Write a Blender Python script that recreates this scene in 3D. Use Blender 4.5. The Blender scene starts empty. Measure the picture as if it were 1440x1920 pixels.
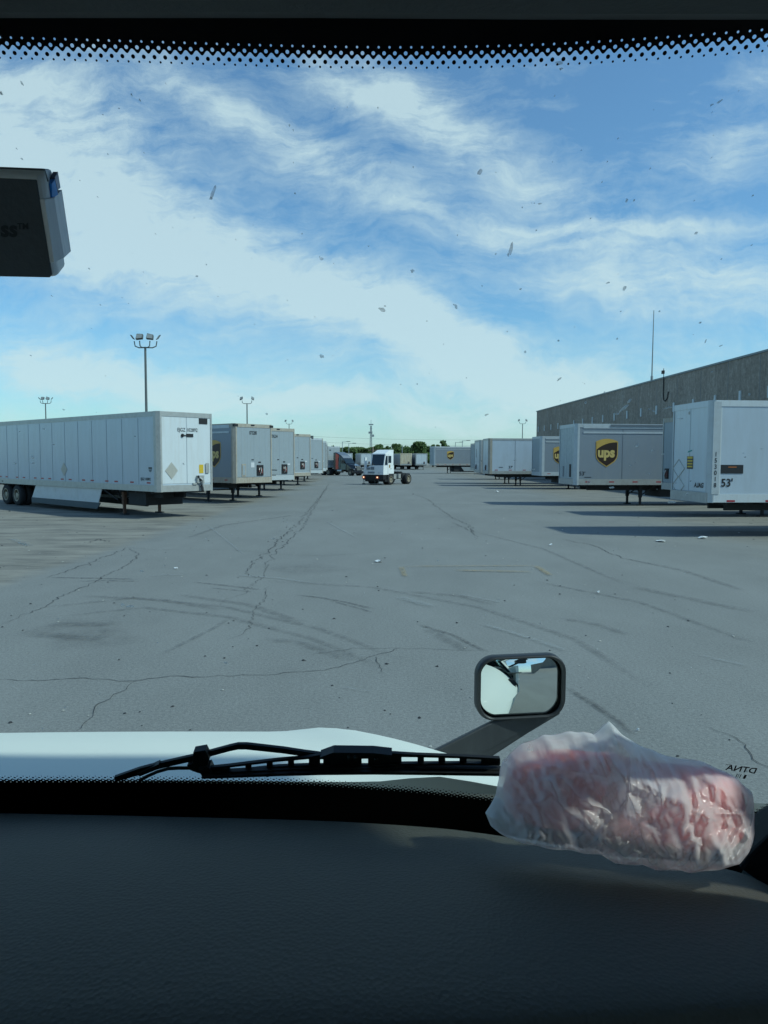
import bpy, bmesh, math, random
from mathutils import Vector, Matrix, noise
random.seed(7)
R = math.radians
C = bpy.context.scene.collection
SC = bpy.context.scene
# ------------------------------------------------------------------ camera
EYE = Vector((0, 0, 2.35)); F = 1440.0
PITCH = math.atan(100 / F); ROLL = R(0.19)
cd = bpy.data.cameras.new('camera'); cam = bpy.data.objects.new('camera', cd); C.objects.link(cam)
cd.sensor_fit = 'VERTICAL'; cd.sensor_height = 24; cd.sensor_width = 18; cd.lens = 18
cd.clip_start = 0.02; cd.clip_end = 6000
rot = Matrix.Rotation(math.pi / 2 - PITCH, 3, 'X') @ Matrix.Rotation(ROLL, 3, 'Z')
cam.matrix_world = Matrix.Translation(EYE) @ rot.to_4x4()
SC.camera = cam
def ray(px, py):
    return rot @ Vector(((px - 720) / F, (960 - py) / F, -1))
def G(px, py, z=0.0):
    d = ray(px, py); t = (z - EYE.z) / d.z
    return EYE + d * t
def atY(px, py, Y):
    d = ray(px, py); return EYE + d * (Y / d.y)
# ------------------------------------------------------------------ sun, sky, exposure
SUN_DIR = Vector((.68, -.19, .71)).normalized()       # towards the sun
sd = bpy.data.lights.new('sun', 'SUN'); sun = bpy.data.objects.new('sun', sd); C.objects.link(sun)
sd.energy = 3.2; sd.angle = R(2.0); sd.color = (1, .975, .93)
sun.rotation_euler = SUN_DIR.to_track_quat('Z', 'Y').to_euler(); sun.location = (30, -10, 40)
W = bpy.data.worlds.new('World'); SC.world = W; W.use_nodes = True
wt = W.node_tree; wt.nodes.clear()
SKY_STRENGTH = 0.125
SC.view_settings.view_transform = 'Standard'; SC.view_settings.look = 'None'
SC.view_settings.gamma = 1; SC.view_settings.exposure = 0.0
SC.render.engine = 'CYCLES'
SC.cycles.max_bounces = 8; SC.cycles.transparent_max_bounces = 24
SC.cycles.use_denoising = True
SC.cycles.caustics_reflective = False; SC.cycles.caustics_refractive = False

class NT:
    """small helper to write node maths"""
    def __init__(s, tree): s.t = tree; s.n = tree.nodes; s.l = tree.links
    def set(s, sock, v):
        if isinstance(v, bpy.types.NodeSocket): s.l.new(v, sock)
        elif v is not None:
            if sock.type == 'RGBA' and not isinstance(v, (float, int)) and len(v) == 3: v = (*v, 1)
            sock.default_value = v
    def m(s, op, a, b=None, c=None, clamp=False):
        n = s.n.new('ShaderNodeMath'); n.operation = op; n.use_clamp = clamp
        s.set(n.inputs[0], a)
        if b is not None: s.set(n.inputs[1], b)
        if c is not None: s.set(n.inputs[2], c)
        return n.outputs[0]
    def xyz(s, x, y, z):
        n = s.n.new('ShaderNodeCombineXYZ'); s.set(n.inputs[0], x); s.set(n.inputs[1], y); s.set(n.inputs[2], z); return n.outputs[0]
    def sep(s, v):
        n = s.n.new('ShaderNodeSeparateXYZ'); s.set(n.inputs[0], v); return n.outputs
    def noise(s, vec, scale, detail=4, rough=.5, dist=0, lac=2):
        n = s.n.new('ShaderNodeTexNoise'); s.set(n.inputs['Vector'], vec); n.inputs['Scale'].default_value = scale
        n.inputs['Detail'].default_value = detail; n.inputs['Roughness'].default_value = rough; n.inputs['Distortion'].default_value = dist
        n.inputs['Lacunarity'].default_value = lac
        return n.outputs['Fac']
    def ramp(s, f, stops):
        n = s.n.new('ShaderNodeValToRGB'); s.set(n.inputs[0], f); e = n.color_ramp.elements
        while len(e) < len(stops): e.new(.5)
        for k, (p, c) in enumerate(stops):
            e[k].position = p; e[k].color = (c, c, c, 1) if isinstance(c, (int, float)) else (*c, 1)
        return n.outputs[0]
    def mix(s, f, a, b, mode='MIX'):
        n = s.n.new('ShaderNodeMix'); n.data_type = 'RGBA'; n.blend_type = mode
        s.set(n.inputs[0], f); s.set(n.inputs[6], a); s.set(n.inputs[7], b); return n.outputs[2]
    def map(s, vec, scale=(1, 1, 1), loc=(0, 0, 0), rotz=0):
        n = s.n.new('ShaderNodeMapping'); s.set(n.inputs[0], vec); n.inputs['Scale'].default_value = scale
        n.inputs['Location'].default_value = loc; n.inputs['Rotation'].default_value = (0, 0, rotz); return n.outputs[0]
    def bump(s, h, strength=.3, dist=.01):
        n = s.n.new('ShaderNodeBump'); n.inputs['Strength'].default_value = strength; n.inputs['Distance'].default_value = dist
        s.set(n.inputs['Height'], h); return n.outputs[0]

# ---- sky: physical sky with cirrus laid out over real directions (x/y, z/y)
w = NT(wt)
sky = wt.nodes.new('ShaderNodeTexSky'); sky.sky_type = 'NISHITA'; sky.sun_disc = False
sky.sun_elevation = math.asin(SUN_DIR.z); sky.sun_rotation = math.atan2(SUN_DIR.x, SUN_DIR.y)
sky.air_density = 1.0; sky.dust_density = .6; sky.ozone_density = 2.0
tc = wt.nodes.new('ShaderNodeTexCoord').outputs['Generated']
x, y, z = w.sep(tc)
ay = w.m('MAXIMUM', w.m('ABSOLUTE', y), .12)
U0 = w.m('DIVIDE', x, ay); V0 = w.m('DIVIDE', w.m('MAXIMUM', z, 0.0), ay)
UV = w.xyz(U0, V0, 0)
n1 = w.noise(UV, 2.6, 5, .55); n2 = w.noise(w.map(UV, loc=(7.3, 2.1, 0)), 2.9, 5, .55)
n3 = w.noise(w.map(UV, loc=(1.3, 9.1, 0)), 14, 5, .6)
U = w.m('ADD', U0, w.m('MULTIPLY', w.m('SUBTRACT', n1, .5), .20))
V = w.m('ADD', V0, w.m('ADD', w.m('MULTIPLY', w.m('SUBTRACT', n2, .5), .15), w.m('MULTIPLY', w.m('SUBTRACT', n3, .5), .03)))
def stroke(px, py, L, Wd, ang, s):
    d = ray(px, py); u, v = d.x / d.y, d.z / d.y
    a = R(-ang); ca, sa = math.cos(a), math.sin(a); L /= F; Wd /= F
    du = w.m('SUBTRACT', U, u); dv = w.m('SUBTRACT', V, v)
    p = w.m('ADD', w.m('MULTIPLY', du, ca / L), w.m('MULTIPLY', dv, sa / L))
    q = w.m('ADD', w.m('MULTIPLY', du, -sa / Wd), w.m('MULTIPLY', dv, ca / Wd))
    r2 = w.m('ADD', w.m('MULTIPLY', p, p), w.m('MULTIPLY', q, q))
    return w.m('MULTIPLY', w.m('EXPONENT', w.m('MULTIPLY', r2, -.8)), s)
acc = None
STROKES = [(60, 330, 300, 120, 30, 1.15), (440, 500, 360, 78, 25, 1.25), (800, 630, 280, 45, 20, 1.1),
           (60, 170, 220, 50, 18, .6), (400, 190, 220, 45, 22, .55), (620, 310, 200, 38, 25, .6),
           (850, 250, 280, 52, 27, .95), (760, 150, 110, 60, 20, .7), (1370, 290, 120, 55, -5, .6),
           (1230, 428, 330, 12, 2, .55), (1290, 540, 300, 75, 4, .9), (60, 640, 220, 36, 14, .85),
           (260, 715, 330, 36, 8, .75), (640, 770, 330, 24, 0, .5), (1050, 730, 250, 50, 0, .55), (1430, 130, 60, 25, -20, .4), (900, 420, 260, 40, 10, .4)]
for st in STROKES:
    g = stroke(*st); acc = g if acc is None else w.m('ADD', acc, g)
fib = w.noise(w.map(w.xyz(U, V, 0), scale=(2.2, 8, 1), rotz=R(-20)), 3.0, 10, .68, .12)
wis = w.noise(w.xyz(U, V, 0), 8, 9, .66, .1)
tex = w.m('ADD', w.m('MULTIPLY', fib, .9), w.m('MULTIPLY', wis, .6))
edge = w.m('ADD', w.m('MULTIPLY', acc, .84), w.m('MULTIPLY', w.m('SUBTRACT', tex, .76), w.m('ADD', 1.5, w.m('MULTIPLY', acc, 1.7))))
hor = w.m('EXPONENT', w.m('MULTIPLY', V0, -11.0))
edge = w.m('ADD', edge, w.m('MULTIPLY', hor, .62))
dens = w.ramp(edge, [(.0, .04), (.35, .28), (.70, .58), (1.0, .80)])
CLOUD = (6.0, 6.5, 7.2)
SKYTINT = (.76, 1.05, 1.27)
skyc = w.mix(1.0, sky.outputs[0], SKYTINT, 'MULTIPLY')
final = w.mix(dens, skyc, CLOUD)
bg = wt.nodes.new('ShaderNodeBackground'); w.set(bg.inputs[0], final); bg.inputs[1].default_value = SKY_STRENGTH
wo = wt.nodes.new('ShaderNodeOutputWorld'); wt.links.new(bg.outputs[0], wo.inputs[0])

# ------------------------------------------------------------------ materials
def newmat(name):
    m = bpy.data.materials.new(name); m.use_nodes = True; m.node_tree.nodes.clear()
    n = NT(m.node_tree); out = n.n.new('ShaderNodeOutputMaterial'); return m, n, out
def pbsdf(n, out, col, rough=.5, metal=0, normal=None, spec=.5, coat=0):
    p = n.n.new('ShaderNodeBsdfPrincipled'); n.set(p.inputs['Base Color'], col); n.set(p.inputs['Roughness'], rough)
    p.inputs['Metallic'].default_value = metal; p.inputs['Specular IOR Level'].default_value = spec
    p.inputs['Coat Weight'].default_value = coat
    if normal is not None: n.set(p.inputs['Normal'], normal)
    if out: n.l.new(p.outputs[0], out.inputs[0])
    return p
def obco(n): return n.n.new('ShaderNodeTexCoord').outputs['Object']
def mat(name, col, rough=.5, metal=0, var=.15, scale=3, bump=0, spec=.5, coat=0, dirt=None, dstretch=(1, 1, 1), damt=.5, bscale=200, bdist=.002):
    m, n, out = newmat(name)
    co = obco(n)
    nz = n.noise(co, scale, 5, .6)
    k = n.m('ADD', n.m('MULTIPLY', n.m('SUBTRACT', nz, .5), 2 * var), 1.0)
    c = n.mix(1.0, col, n.xyz(k, k, k), 'MULTIPLY')
    if dirt:
        dz = n.noise(n.map(co, scale=dstretch), 2.5, 6, .7)
        f = n.ramp(dz, [(.45, 0), (.75, damt)])
        c = n.mix(f, c, dirt)
    nm = n.bump(n.noise(co, bscale, 3, .6), bump, bdist) if bump else None
    pbsdf(n, out, c, rough, metal, nm, spec, coat)
    return m
M = {}
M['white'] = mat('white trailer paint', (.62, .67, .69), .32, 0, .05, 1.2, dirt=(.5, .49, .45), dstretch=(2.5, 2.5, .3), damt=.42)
M['whiteside'] = mat('white trailer side skin', (.50, .58, .65), .22, 0, .04, .8, dirt=(.40, .44, .46), dstretch=(1.5, 1.5, .25), damt=.42)  # white paint with the sides' bluish shade put into the colour
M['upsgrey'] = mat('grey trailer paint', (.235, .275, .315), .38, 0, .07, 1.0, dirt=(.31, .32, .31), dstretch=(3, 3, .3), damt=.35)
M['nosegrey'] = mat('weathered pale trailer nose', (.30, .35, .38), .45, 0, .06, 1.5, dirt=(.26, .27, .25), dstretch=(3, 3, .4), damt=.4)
M['scratched'] = mat('scratched pale nose skin', (.42, .48, .49), .45, 0, .2, 4, dirt=(.2, .24, .26), dstretch=(5, 5, .8), damt=.6)
M['alu'] = mat('dull aluminium rail', (.46, .47, .45), .42, .35, .12, 4, dirt=(.24, .22, .19), dstretch=(3, 3, 2), damt=.4)
M['lightrail'] = mat('pale roof rail', (.50, .55, .57), .4, .1, .08, 3, dirt=(.3, .28, .25), damt=.3)
M['rusty'] = mat('rust stained cream rail', (.40, .37, .31), .6, .1, .2, 5, dirt=(.26, .17, .10), dstretch=(4, 4, 1), damt=.55)
M['beige'] = mat('rusting beige panel', (.62, .55, .40), .55, 0, .1, 1.5, dirt=(.40, .18, .06), dstretch=(3, 3, .3), damt=.8)
M['seam'] = mat('panel seam', (.30, .35, .39), .5, .2, .1)
M['seamdark'] = mat('dark panel seam', (.16, .19, .22), .5, .2, .1)
M['rustpost'] = mat('rusty steel post', (.16, .09, .06), .8, .2, .4, 14, .3)
M['black'] = mat('black steel', (.018, .02, .022), .6, .2, .3, 10)
M['frame'] = mat('dark dirty chassis', (.03, .033, .036), .75, .1, .4, 8)
M['rubber'] = mat('tyre rubber', (.022, .023, .025), .85, 0, .3, 12, .2)
M['rim'] = mat('dirty cream rim', (.42, .38, .30), .5, .3, .25, 9, dirt=(.12, .07, .04), damt=.7)
M['red'] = mat('red reflector', (.36, .02, .03), .3, 0, .1)
M['oldred'] = mat('faded red coupling', (.14, .045, .04), .6)
M['pinkcloth'] = mat('pale pink packaging', (.90, .52, .50), .6, 0, .15, 15)
M['reflwhite'] = mat('white reflector', (.62, .64, .66), .3, 0, .05)
M['brown'] = mat('dark brown emblem field', (.035, .018, .010), .45, 0, .2)
M['gold'] = mat('gold emblem', (.56, .36, .085), .45, 0, .12, 3)
M['goldpale'] = mat('pale gold lettering', (.62, .46, .16), .45, 0, .1, 3)
M['letter'] = mat('dark lettering', (.022, .026, .03), .5, 0, .1)
M['yellow'] = mat('yellow sticker', (.62, .42, .03), .5, 0, .12, 20)
M['placard'] = mat('grey placard', (.44, .43, .38), .5, .2, .2, 14)
M['green'] = mat('green scribble', (.03, .30, .27), .5)
M['orange'] = mat('orange lettering', (.55, .16, .03), .5)
M['darkgrey'] = mat('dark grey rubber flap', (.09, .11, .12), .7, 0, .2)
M['skirt'] = mat('white trailer skirt', (.62, .66, .68), .35, 0, .05, dirt=(.4, .4, .38), damt=.3)
M['pole'] = mat('grey pole steel', (.14, .155, .15), .55, .4, .2, 3)
M['lamphead'] = mat('floodlight housing', (.10, .11, .11), .5, .3, .2)
M['glassgrey'] = mat('floodlight glass', (.30, .32, .32), .15, 0, .1)
M['redpaint'] = mat('dark red cab paint', (.62, .07, .04), .35, 0, .1, coat=.5)
M['blackpaint'] = mat('black cab paint', (.012, .013, .018), .18, 0, .1, coat=.8)
M['chrome'] = mat('chrome', (.50, .49, .46), .38, 1, .05)
M['cabwhite'] = mat('white cab paint', (.80, .83, .83), .3, 0, .04, 2, dirt=(.5, .5, .46), damt=.2)
M['darkglass'] = mat('dark cab glass', (.012, .022, .028), .06, 0, .1, spec=.8)
M['hoodwhite'] = mat('white hood paint', (.72, .76, .70), .5, 0, .02, 2, coat=.03, spec=.15)
M['cowl'] = mat('grey cowl plastic', (.18, .20, .20), .6, 0, .1)
M['blackplastic'] = mat('black wiper plastic', (.006, .007, .008), .55, 0, .3, 30, .15)
M['mirrorblack'] = mat('black mirror housing plastic', (.016, .018, .02), .5, 0, .25, 20, .2)
M['armblack'] = mat('dusty black mirror arm', (.022, .026, .03), .6, 0, .2, 25, dirt=(.07, .08, .085), dstretch=(8, 8, 1), damt=.25)
M['frit'] = mat('black ceramic frit', (.0012, .0015, .002), .35, 0, 0, spec=.15)
M['trim'] = mat('black cab trim', (.018, .021, .024), .85, 0, .15, 60, .3)
M['interior'] = mat('pale grey cab lining', (.60, .60, .57), .9, 0, .05)
M['headliner'] = mat('grey cab headliner', (.055, .065, .07), .9, 0, .1, 40, .3)
M['boxgrey'] = mat('grey transponder plastic', (.92, .93, .90), .55, 0, .06, 20)
M['boxdark'] = mat('dark transponder face', (.085, .10, .11), .6, 0, .1, 90, .3)
M['boxletter'] = mat('embossed dark letters', (.02, .025, .03), .5)
M['tape'] = mat('pale label tape', (.94, .95, .93), .5, 0, .08, 60, dirt=(.45, .46, .44), dstretch=(40, 40, 4), damt=.4)
M['blue'] = mat('blue tab', (.03, .30, .85), .4)
M['navy'] = mat('navy tab', (.04, .045, .12), .4)
M['bark'] = mat('bark', (.07, .055, .04), .9, 0, .3, 8)
M['splatpale'] = mat('pale dried insect splat', (.55, .60, .60), .6, 0, .3, 90)
M['splatdark'] = mat('brown dried insect splat', (.11, .11, .10), .7, 0, .4, 120)
def splat(name, col, clear):
    m, n, out = newmat(name); co = obco(n)
    tr = n.n.new('ShaderNodeBsdfTranslucent'); n.set(tr.inputs[0], col); d = n.n.new('ShaderNodeBsdfDiffuse'); n.set(d.inputs[0], col)
    a_ = n.n.new('ShaderNodeMixShader'); a_.inputs[0].default_value = .3; n.l.new(tr.outputs[0], a_.inputs[1]); n.l.new(d.outputs[0], a_.inputs[2])
    t = n.n.new('ShaderNodeBsdfTransparent'); b_ = n.n.new('ShaderNodeMixShader')
    n.set(b_.inputs[0], n.m('ADD', n.m('MULTIPLY', n.noise(co, 160, 3, .7), .9), clear - .45, clamp=True)); n.l.new(a_.outputs[0], b_.inputs[1]); n.l.new(t.outputs[0], b_.inputs[2]); n.l.new(b_.outputs[0], out.inputs[0]); return m
M['splatpale'] = splat('pale dried insect splat', (1, 1, 1), .38)
M['splatdark'] = splat('brown dried insect splat', (.26, .24, .21), .55)
M['wallcoping'] = mat('metal coping', (.20, .23, .24), .5, .3, .1)
M['dockdoor'] = mat('dock door', (.20, .20, .18), .6, 0, .15)
M['plate'] = mat('pale dock plate', (.62, .66, .66), .5, 0, .05)
M['paper'] = mat('white litter', (.72, .74, .74), .6, 0, .1)
M['redcloth'] = mat('red packaging', (.92, .24, .23), .5, 0, .15, 25, .3)
M['tank'] = mat('pale air tank', (.62, .68, .66), .4)
M['mast'] = mat('grey mast steel', (.30, .34, .35), .6, .2, .1)
M['wood'] = mat('weathered wood', (.22, .17, .12), .8, 0, .2)

def hide_window():
    pass
# lit lamps
def emis(name, col, s):
    m, n, out = newmat(name); e = n.n.new('ShaderNodeEmission'); n.set(e.inputs[0], col); e.inputs[1].default_value = s
    n.l.new(e.outputs[0], out.inputs[0]); return m
M['lamp'] = emis('lit lamp', (1, .55, .35), 2.2)
# windshield panes: slightly green-blue laminated glass
m, n, out = newmat('tinted laminated glass'); t = n.n.new('ShaderNodeBsdfTransparent'); t.inputs[0].default_value = (.915, .98, .963, 1)
n.l.new(t.outputs[0], out.inputs[0]); M['pane'] = m
m, n, out = newmat('mirror silver'); g = n.n.new('ShaderNodeBsdfGlossy'); g.inputs[0].default_value = (.72, .76, .74, 1); g.inputs[1].default_value = .0
n.l.new(g.outputs[0], out.inputs[0]); M['mirror'] = m
# plastic bag
m, n, out = newmat('thin white plastic film')
co = obco(n)
d = n.n.new('ShaderNodeBsdfDiffuse'); d.inputs[0].default_value = (.97, .975, .97, 1)
tr = n.n.new('ShaderNodeBsdfTranslucent'); tr.inputs[0].default_value = (.97, .975, .97, 1)
gl = n.n.new('ShaderNodeBsdfGlossy'); gl.inputs[1].default_value = .3; gl.inputs[0].default_value = (1, 1, 1, 1)
tp = n.n.new('ShaderNodeBsdfTransparent')
rn = n.n.new('ShaderNodeTexNoise'); rn.noise_type = 'RIDGED_MULTIFRACTAL'; n.set(rn.inputs['Vector'], n.map(co, scale=(1, 1, .6))); rn.inputs['Scale'].default_value = 15; rn.inputs['Detail'].default_value = 6; rn.inputs['Roughness'].default_value = .62; rn.inputs['Distortion'].default_value = .6
nb = n.bump(rn.outputs['Fac'], .6, .005)
for q in (d, gl, tr): n.set(q.inputs['Normal'], nb)
m1 = n.n.new('ShaderNodeMixShader'); m1.inputs[0].default_value = .55; n.l.new(d.outputs[0], m1.inputs[1]); n.l.new(tr.outputs[0], m1.inputs[2])
fr = n.n.new('ShaderNodeFresnel'); fr.inputs[0].default_value = 1.5; n.set(fr.inputs['Normal'], nb)
m2 = n.n.new('ShaderNodeMixShader'); n.set(m2.inputs[0], n.m('ADD', n.m('MULTIPLY', fr.outputs[0], .5), .02)); n.l.new(m1.outputs[0], m2.inputs[1]); n.l.new(gl.outputs[0], m2.inputs[2])
lw = n.n.new('ShaderNodeLayerWeight'); lw.inputs[0].default_value = .35
milk = n.noise(co, 9, 3, .5)
fold = n.ramp(rn.outputs['Fac'], [(.35, 0), (.85, 1)])
f = n.m('SUBTRACT', n.m('SUBTRACT', n.m('ADD', n.m('MULTIPLY', milk, .16), .36), n.m('MULTIPLY', fold, .26)), n.m('MULTIPLY', lw.outputs['Facing'], .40), clamp=True)
m3 = n.n.new('ShaderNodeMixShader'); n.set(m3.inputs[0], f); n.l.new(m2.outputs[0], m3.inputs[1]); n.l.new(tp.outputs[0], m3.inputs[2])
n.l.new(m3.outputs[0], out.inputs[0]); M['bag'] = m
# dashboard: grained soft-touch vinyl
m, n, out = newmat('grained dashboard vinyl'); co = obco(n)
v = n.n.new('ShaderNodeTexVoronoi'); n.set(v.inputs['Vector'], n.map(co, scale=(1, .8, 1))); v.inputs['Scale'].default_value = 240
h = n.m('ADD', n.m('MULTIPLY', v.outputs['Distance'], 1.0), n.m('MULTIPLY', n.noise(co, 900, 3, .6), .5))
sm = n.noise(n.map(co, scale=(1, 2.5, 1)), 3.0, 4, .6)
k = n.m('ADD', n.m('MULTIPLY', n.m('SUBTRACT', sm, .5), .35), 1.0)
c = n.mix(1.0, (.060, .060, .047), n.xyz(k, k, k), 'MULTIPLY')
pbsdf(n, out, c, .62, 0, n.bump(h, .8, .001), .35); M['dash'] = m
# ground asphalt
m, n, out = newmat('worn asphalt'); co = obco(n); X, Y, Z = n.sep(co)
big = n.noise(co, .07, 6, .6); mid = n.noise(n.map(co, scale=(1, .45, 1)), .55, 6, .65); fine = n.noise(co, 28, 6, .75); gr = n.noise(co, 60, 3, .7)
k = n.m('ADD', n.m('ADD', n.m('MULTIPLY', n.m('SUBTRACT', big, .5), .35), n.m('MULTIPLY', n.m('SUBTRACT', mid, .5), .5)),
        n.m('ADD', n.m('ADD', n.m('MULTIPLY', n.m('SUBTRACT', fine, .5), 1.35), n.m('MULTIPLY', n.m('SUBTRACT', gr, .5), .9)), 1.0))
c = n.mix(1.0, (.206, .212, .203), n.xyz(k, k, k), 'MULTIPLY')
vs = n.n.new('ShaderNodeTexVoronoi'); n.set(vs.inputs['Vector'], co); vs.inputs['Scale'].default_value = 42
peb = n.m('MULTIPLY', n.m('LESS_THAN', vs.outputs['Distance'], .17), n.m('GREATER_THAN', n.noise(co, 33, 1, .5), .56))
c = n.mix(n.m('MULTIPLY', peb, .5), c, (.42, .43, .41))
# brown, oil-stained strips where trailers stand
lx = n.m('SUBTRACT', n.m('MULTIPLY', X, -1), n.m('ADD', 6.7, n.m('MULTIPLY', n.m('SUBTRACT', n.noise(co, .8, 5, .7), .5), 1.1)))
left = n.m('MULTIPLY', lx, 1.6, clamp=True)
rx = n.m('SUBTRACT', X, n.m('ADD', 9.6, n.m('MULTIPLY', n.m('SUBTRACT', n.noise(co, .45, 5, .6), .5), 5.0)))
right = n.m('MULTIPLY', n.m('MULTIPLY', rx, .35, clamp=True), .8)
st = n.noise(n.map(co, scale=(.5, 1.6, 1)), .9, 6, .7)
stc = n.ramp(st, [(.30, (.085, .078, .070)), (.48, (.21, .195, .165)), (.68, (.31, .29, .245))])
c = n.mix(n.m('MULTIPLY', n.m('MAXIMUM', left, right), .8), c, stc)
pbsdf(n, out, c, .85, 0, n.bump(n.m('ADD', fine, n.m('MULTIPLY', gr, .8)), .5, .01), .3); M['asphalt'] = m
def softmark(name, col, amt, scale=6, stretch=(1, 1, 1)):
    """worn mark: shows through where it is rubbed away, fading at the ribbon's borders (UV)"""
    m, n, out = newmat(name); co = obco(n)
    uv = n.n.new('ShaderNodeUVMap').outputs[0]; u, v, _ = n.sep(uv)
    edge = n.m('MULTIPLY', n.m('SUBTRACT', 1.0, n.m('ABSOLUTE', n.m('SUBTRACT', n.m('MULTIPLY', v, 2), 1))), 2.2, clamp=True)
    endf = n.m('MULTIPLY', n.m('SUBTRACT', 1.0, n.m('ABSOLUTE', n.m('SUBTRACT', n.m('MULTIPLY', u, 2), 1))), 3.5, clamp=True)
    nz = n.ramp(n.noise(n.map(co, scale=stretch), scale, 6, .75), [(.36, 0), (.62, 1)])
    f = n.m('MULTIPLY', n.m('MULTIPLY', n.m('MULTIPLY', edge, endf), nz), amt)
    t = n.n.new('ShaderNodeBsdfTransparent'); p = pbsdf(n, None, col, .85)
    mx = n.n.new('ShaderNodeMixShader'); n.set(mx.inputs[0], f); n.l.new(t.outputs[0], mx.inputs[1]); n.l.new(p.outputs[0], mx.inputs[2])
    n.l.new(mx.outputs[0], out.inputs[0]); return m
M['tyremark'] = softmark('rubber tyre mark', (.06, .06, .062), .52, 9)
M['faintmark'] = softmark('faint rubber scuff', (.10, .103, .105), .30, 7)
M['palemark'] = softmark('pale scrape', (.30, .33, .33), .4, 9)
M['yellowmark'] = softmark('worn yellow paint', (.36, .27, .12), .62, 9)
M['oil'] = softmark('oil stain', (.085, .085, .085), .14, 5)
M['crack'] = mat('crack shadow', (.045, .047, .048), .95, 0, .4, 3)
# building wall: exposed aggregate with vertical ribs
m, n, out = newmat('ribbed exposed aggregate concrete'); co = obco(n)
a = n.noise(co, 3.2, 10, .9); b = n.noise(n.map(co, scale=(1, 1, .22)), 2.6, 6, .8); cc = n.noise(co, .25, 4, .6)
k = n.m('ADD', n.m('MULTIPLY', a, .75), n.m('ADD', n.m('MULTIPLY', b, .35), n.m('MULTIPLY', cc, .15)))
c = n.ramp(n.m('ADD', n.m('MULTIPLY', n.m('SUBTRACT', k, .625), 2.0), .5), [(.15, (.17, .135, .105)), (.5, (.35, .29, .235)), (.85, (.62, .54, .45))])
pbsdf(n, out, c, .9, 0, n.bump(k, .8, .06), .2); M['aggregate'] = m
# leaves
m, n, out = newmat('tree leaves'); co = obco(n)
k = n.noise(co, .6, 5, .7)
c = n.ramp(k, [(.3, (.034, .060, .022)), (.6, (.080, .135, .042)), (.8, (.14, .21, .07))])
pbsdf(n, out, c, .7, 0, None, .2); M['leaf'] = m
# frit dot screen (ceramic print on the glass; UV in dot pitches)
m, n, out = newmat('ceramic dot screen'); uv = n.n.new('ShaderNodeUVMap').outputs[0]; u, v, _ = n.sep(uv)
def dots(vk, r, off):
    fu = n.m('SUBTRACT', n.m('FRACT', n.m('ADD', u, off + .5)), .5); dv = n.m('SUBTRACT', v, vk)
    return n.m('LESS_THAN', n.m('ADD', n.m('MULTIPLY', fu, fu), n.m('MULTIPLY', dv, dv)), r * r)
scal = n.m('GREATER_THAN', v, n.m('MULTIPLY', n.m('COSINE', n.m('MULTIPLY', u, 2 * math.pi)), .19))
solid = n.m('SUBTRACT', n.m('SUBTRACT', scal, dots(.78, .10, 0)), dots(.30, .165, .5), clamp=True)
blk = n.m('ADD', n.m('ADD', solid, dots(-.45, .185, 0)), dots(-.86, .10, .5), clamp=True)
t = n.n.new('ShaderNodeBsdfTransparent'); p = pbsdf(n, None, (.0012, .0015, .002), .35, spec=.15)
mx = n.n.new('ShaderNodeMixShader'); n.set(mx.inputs[0], blk); n.l.new(t.outputs[0], mx.inputs[1]); n.l.new(p.outputs[0], mx.inputs[2])
n.l.new(mx.outputs[0], out.inputs[0]); M['dots'] = m

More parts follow.
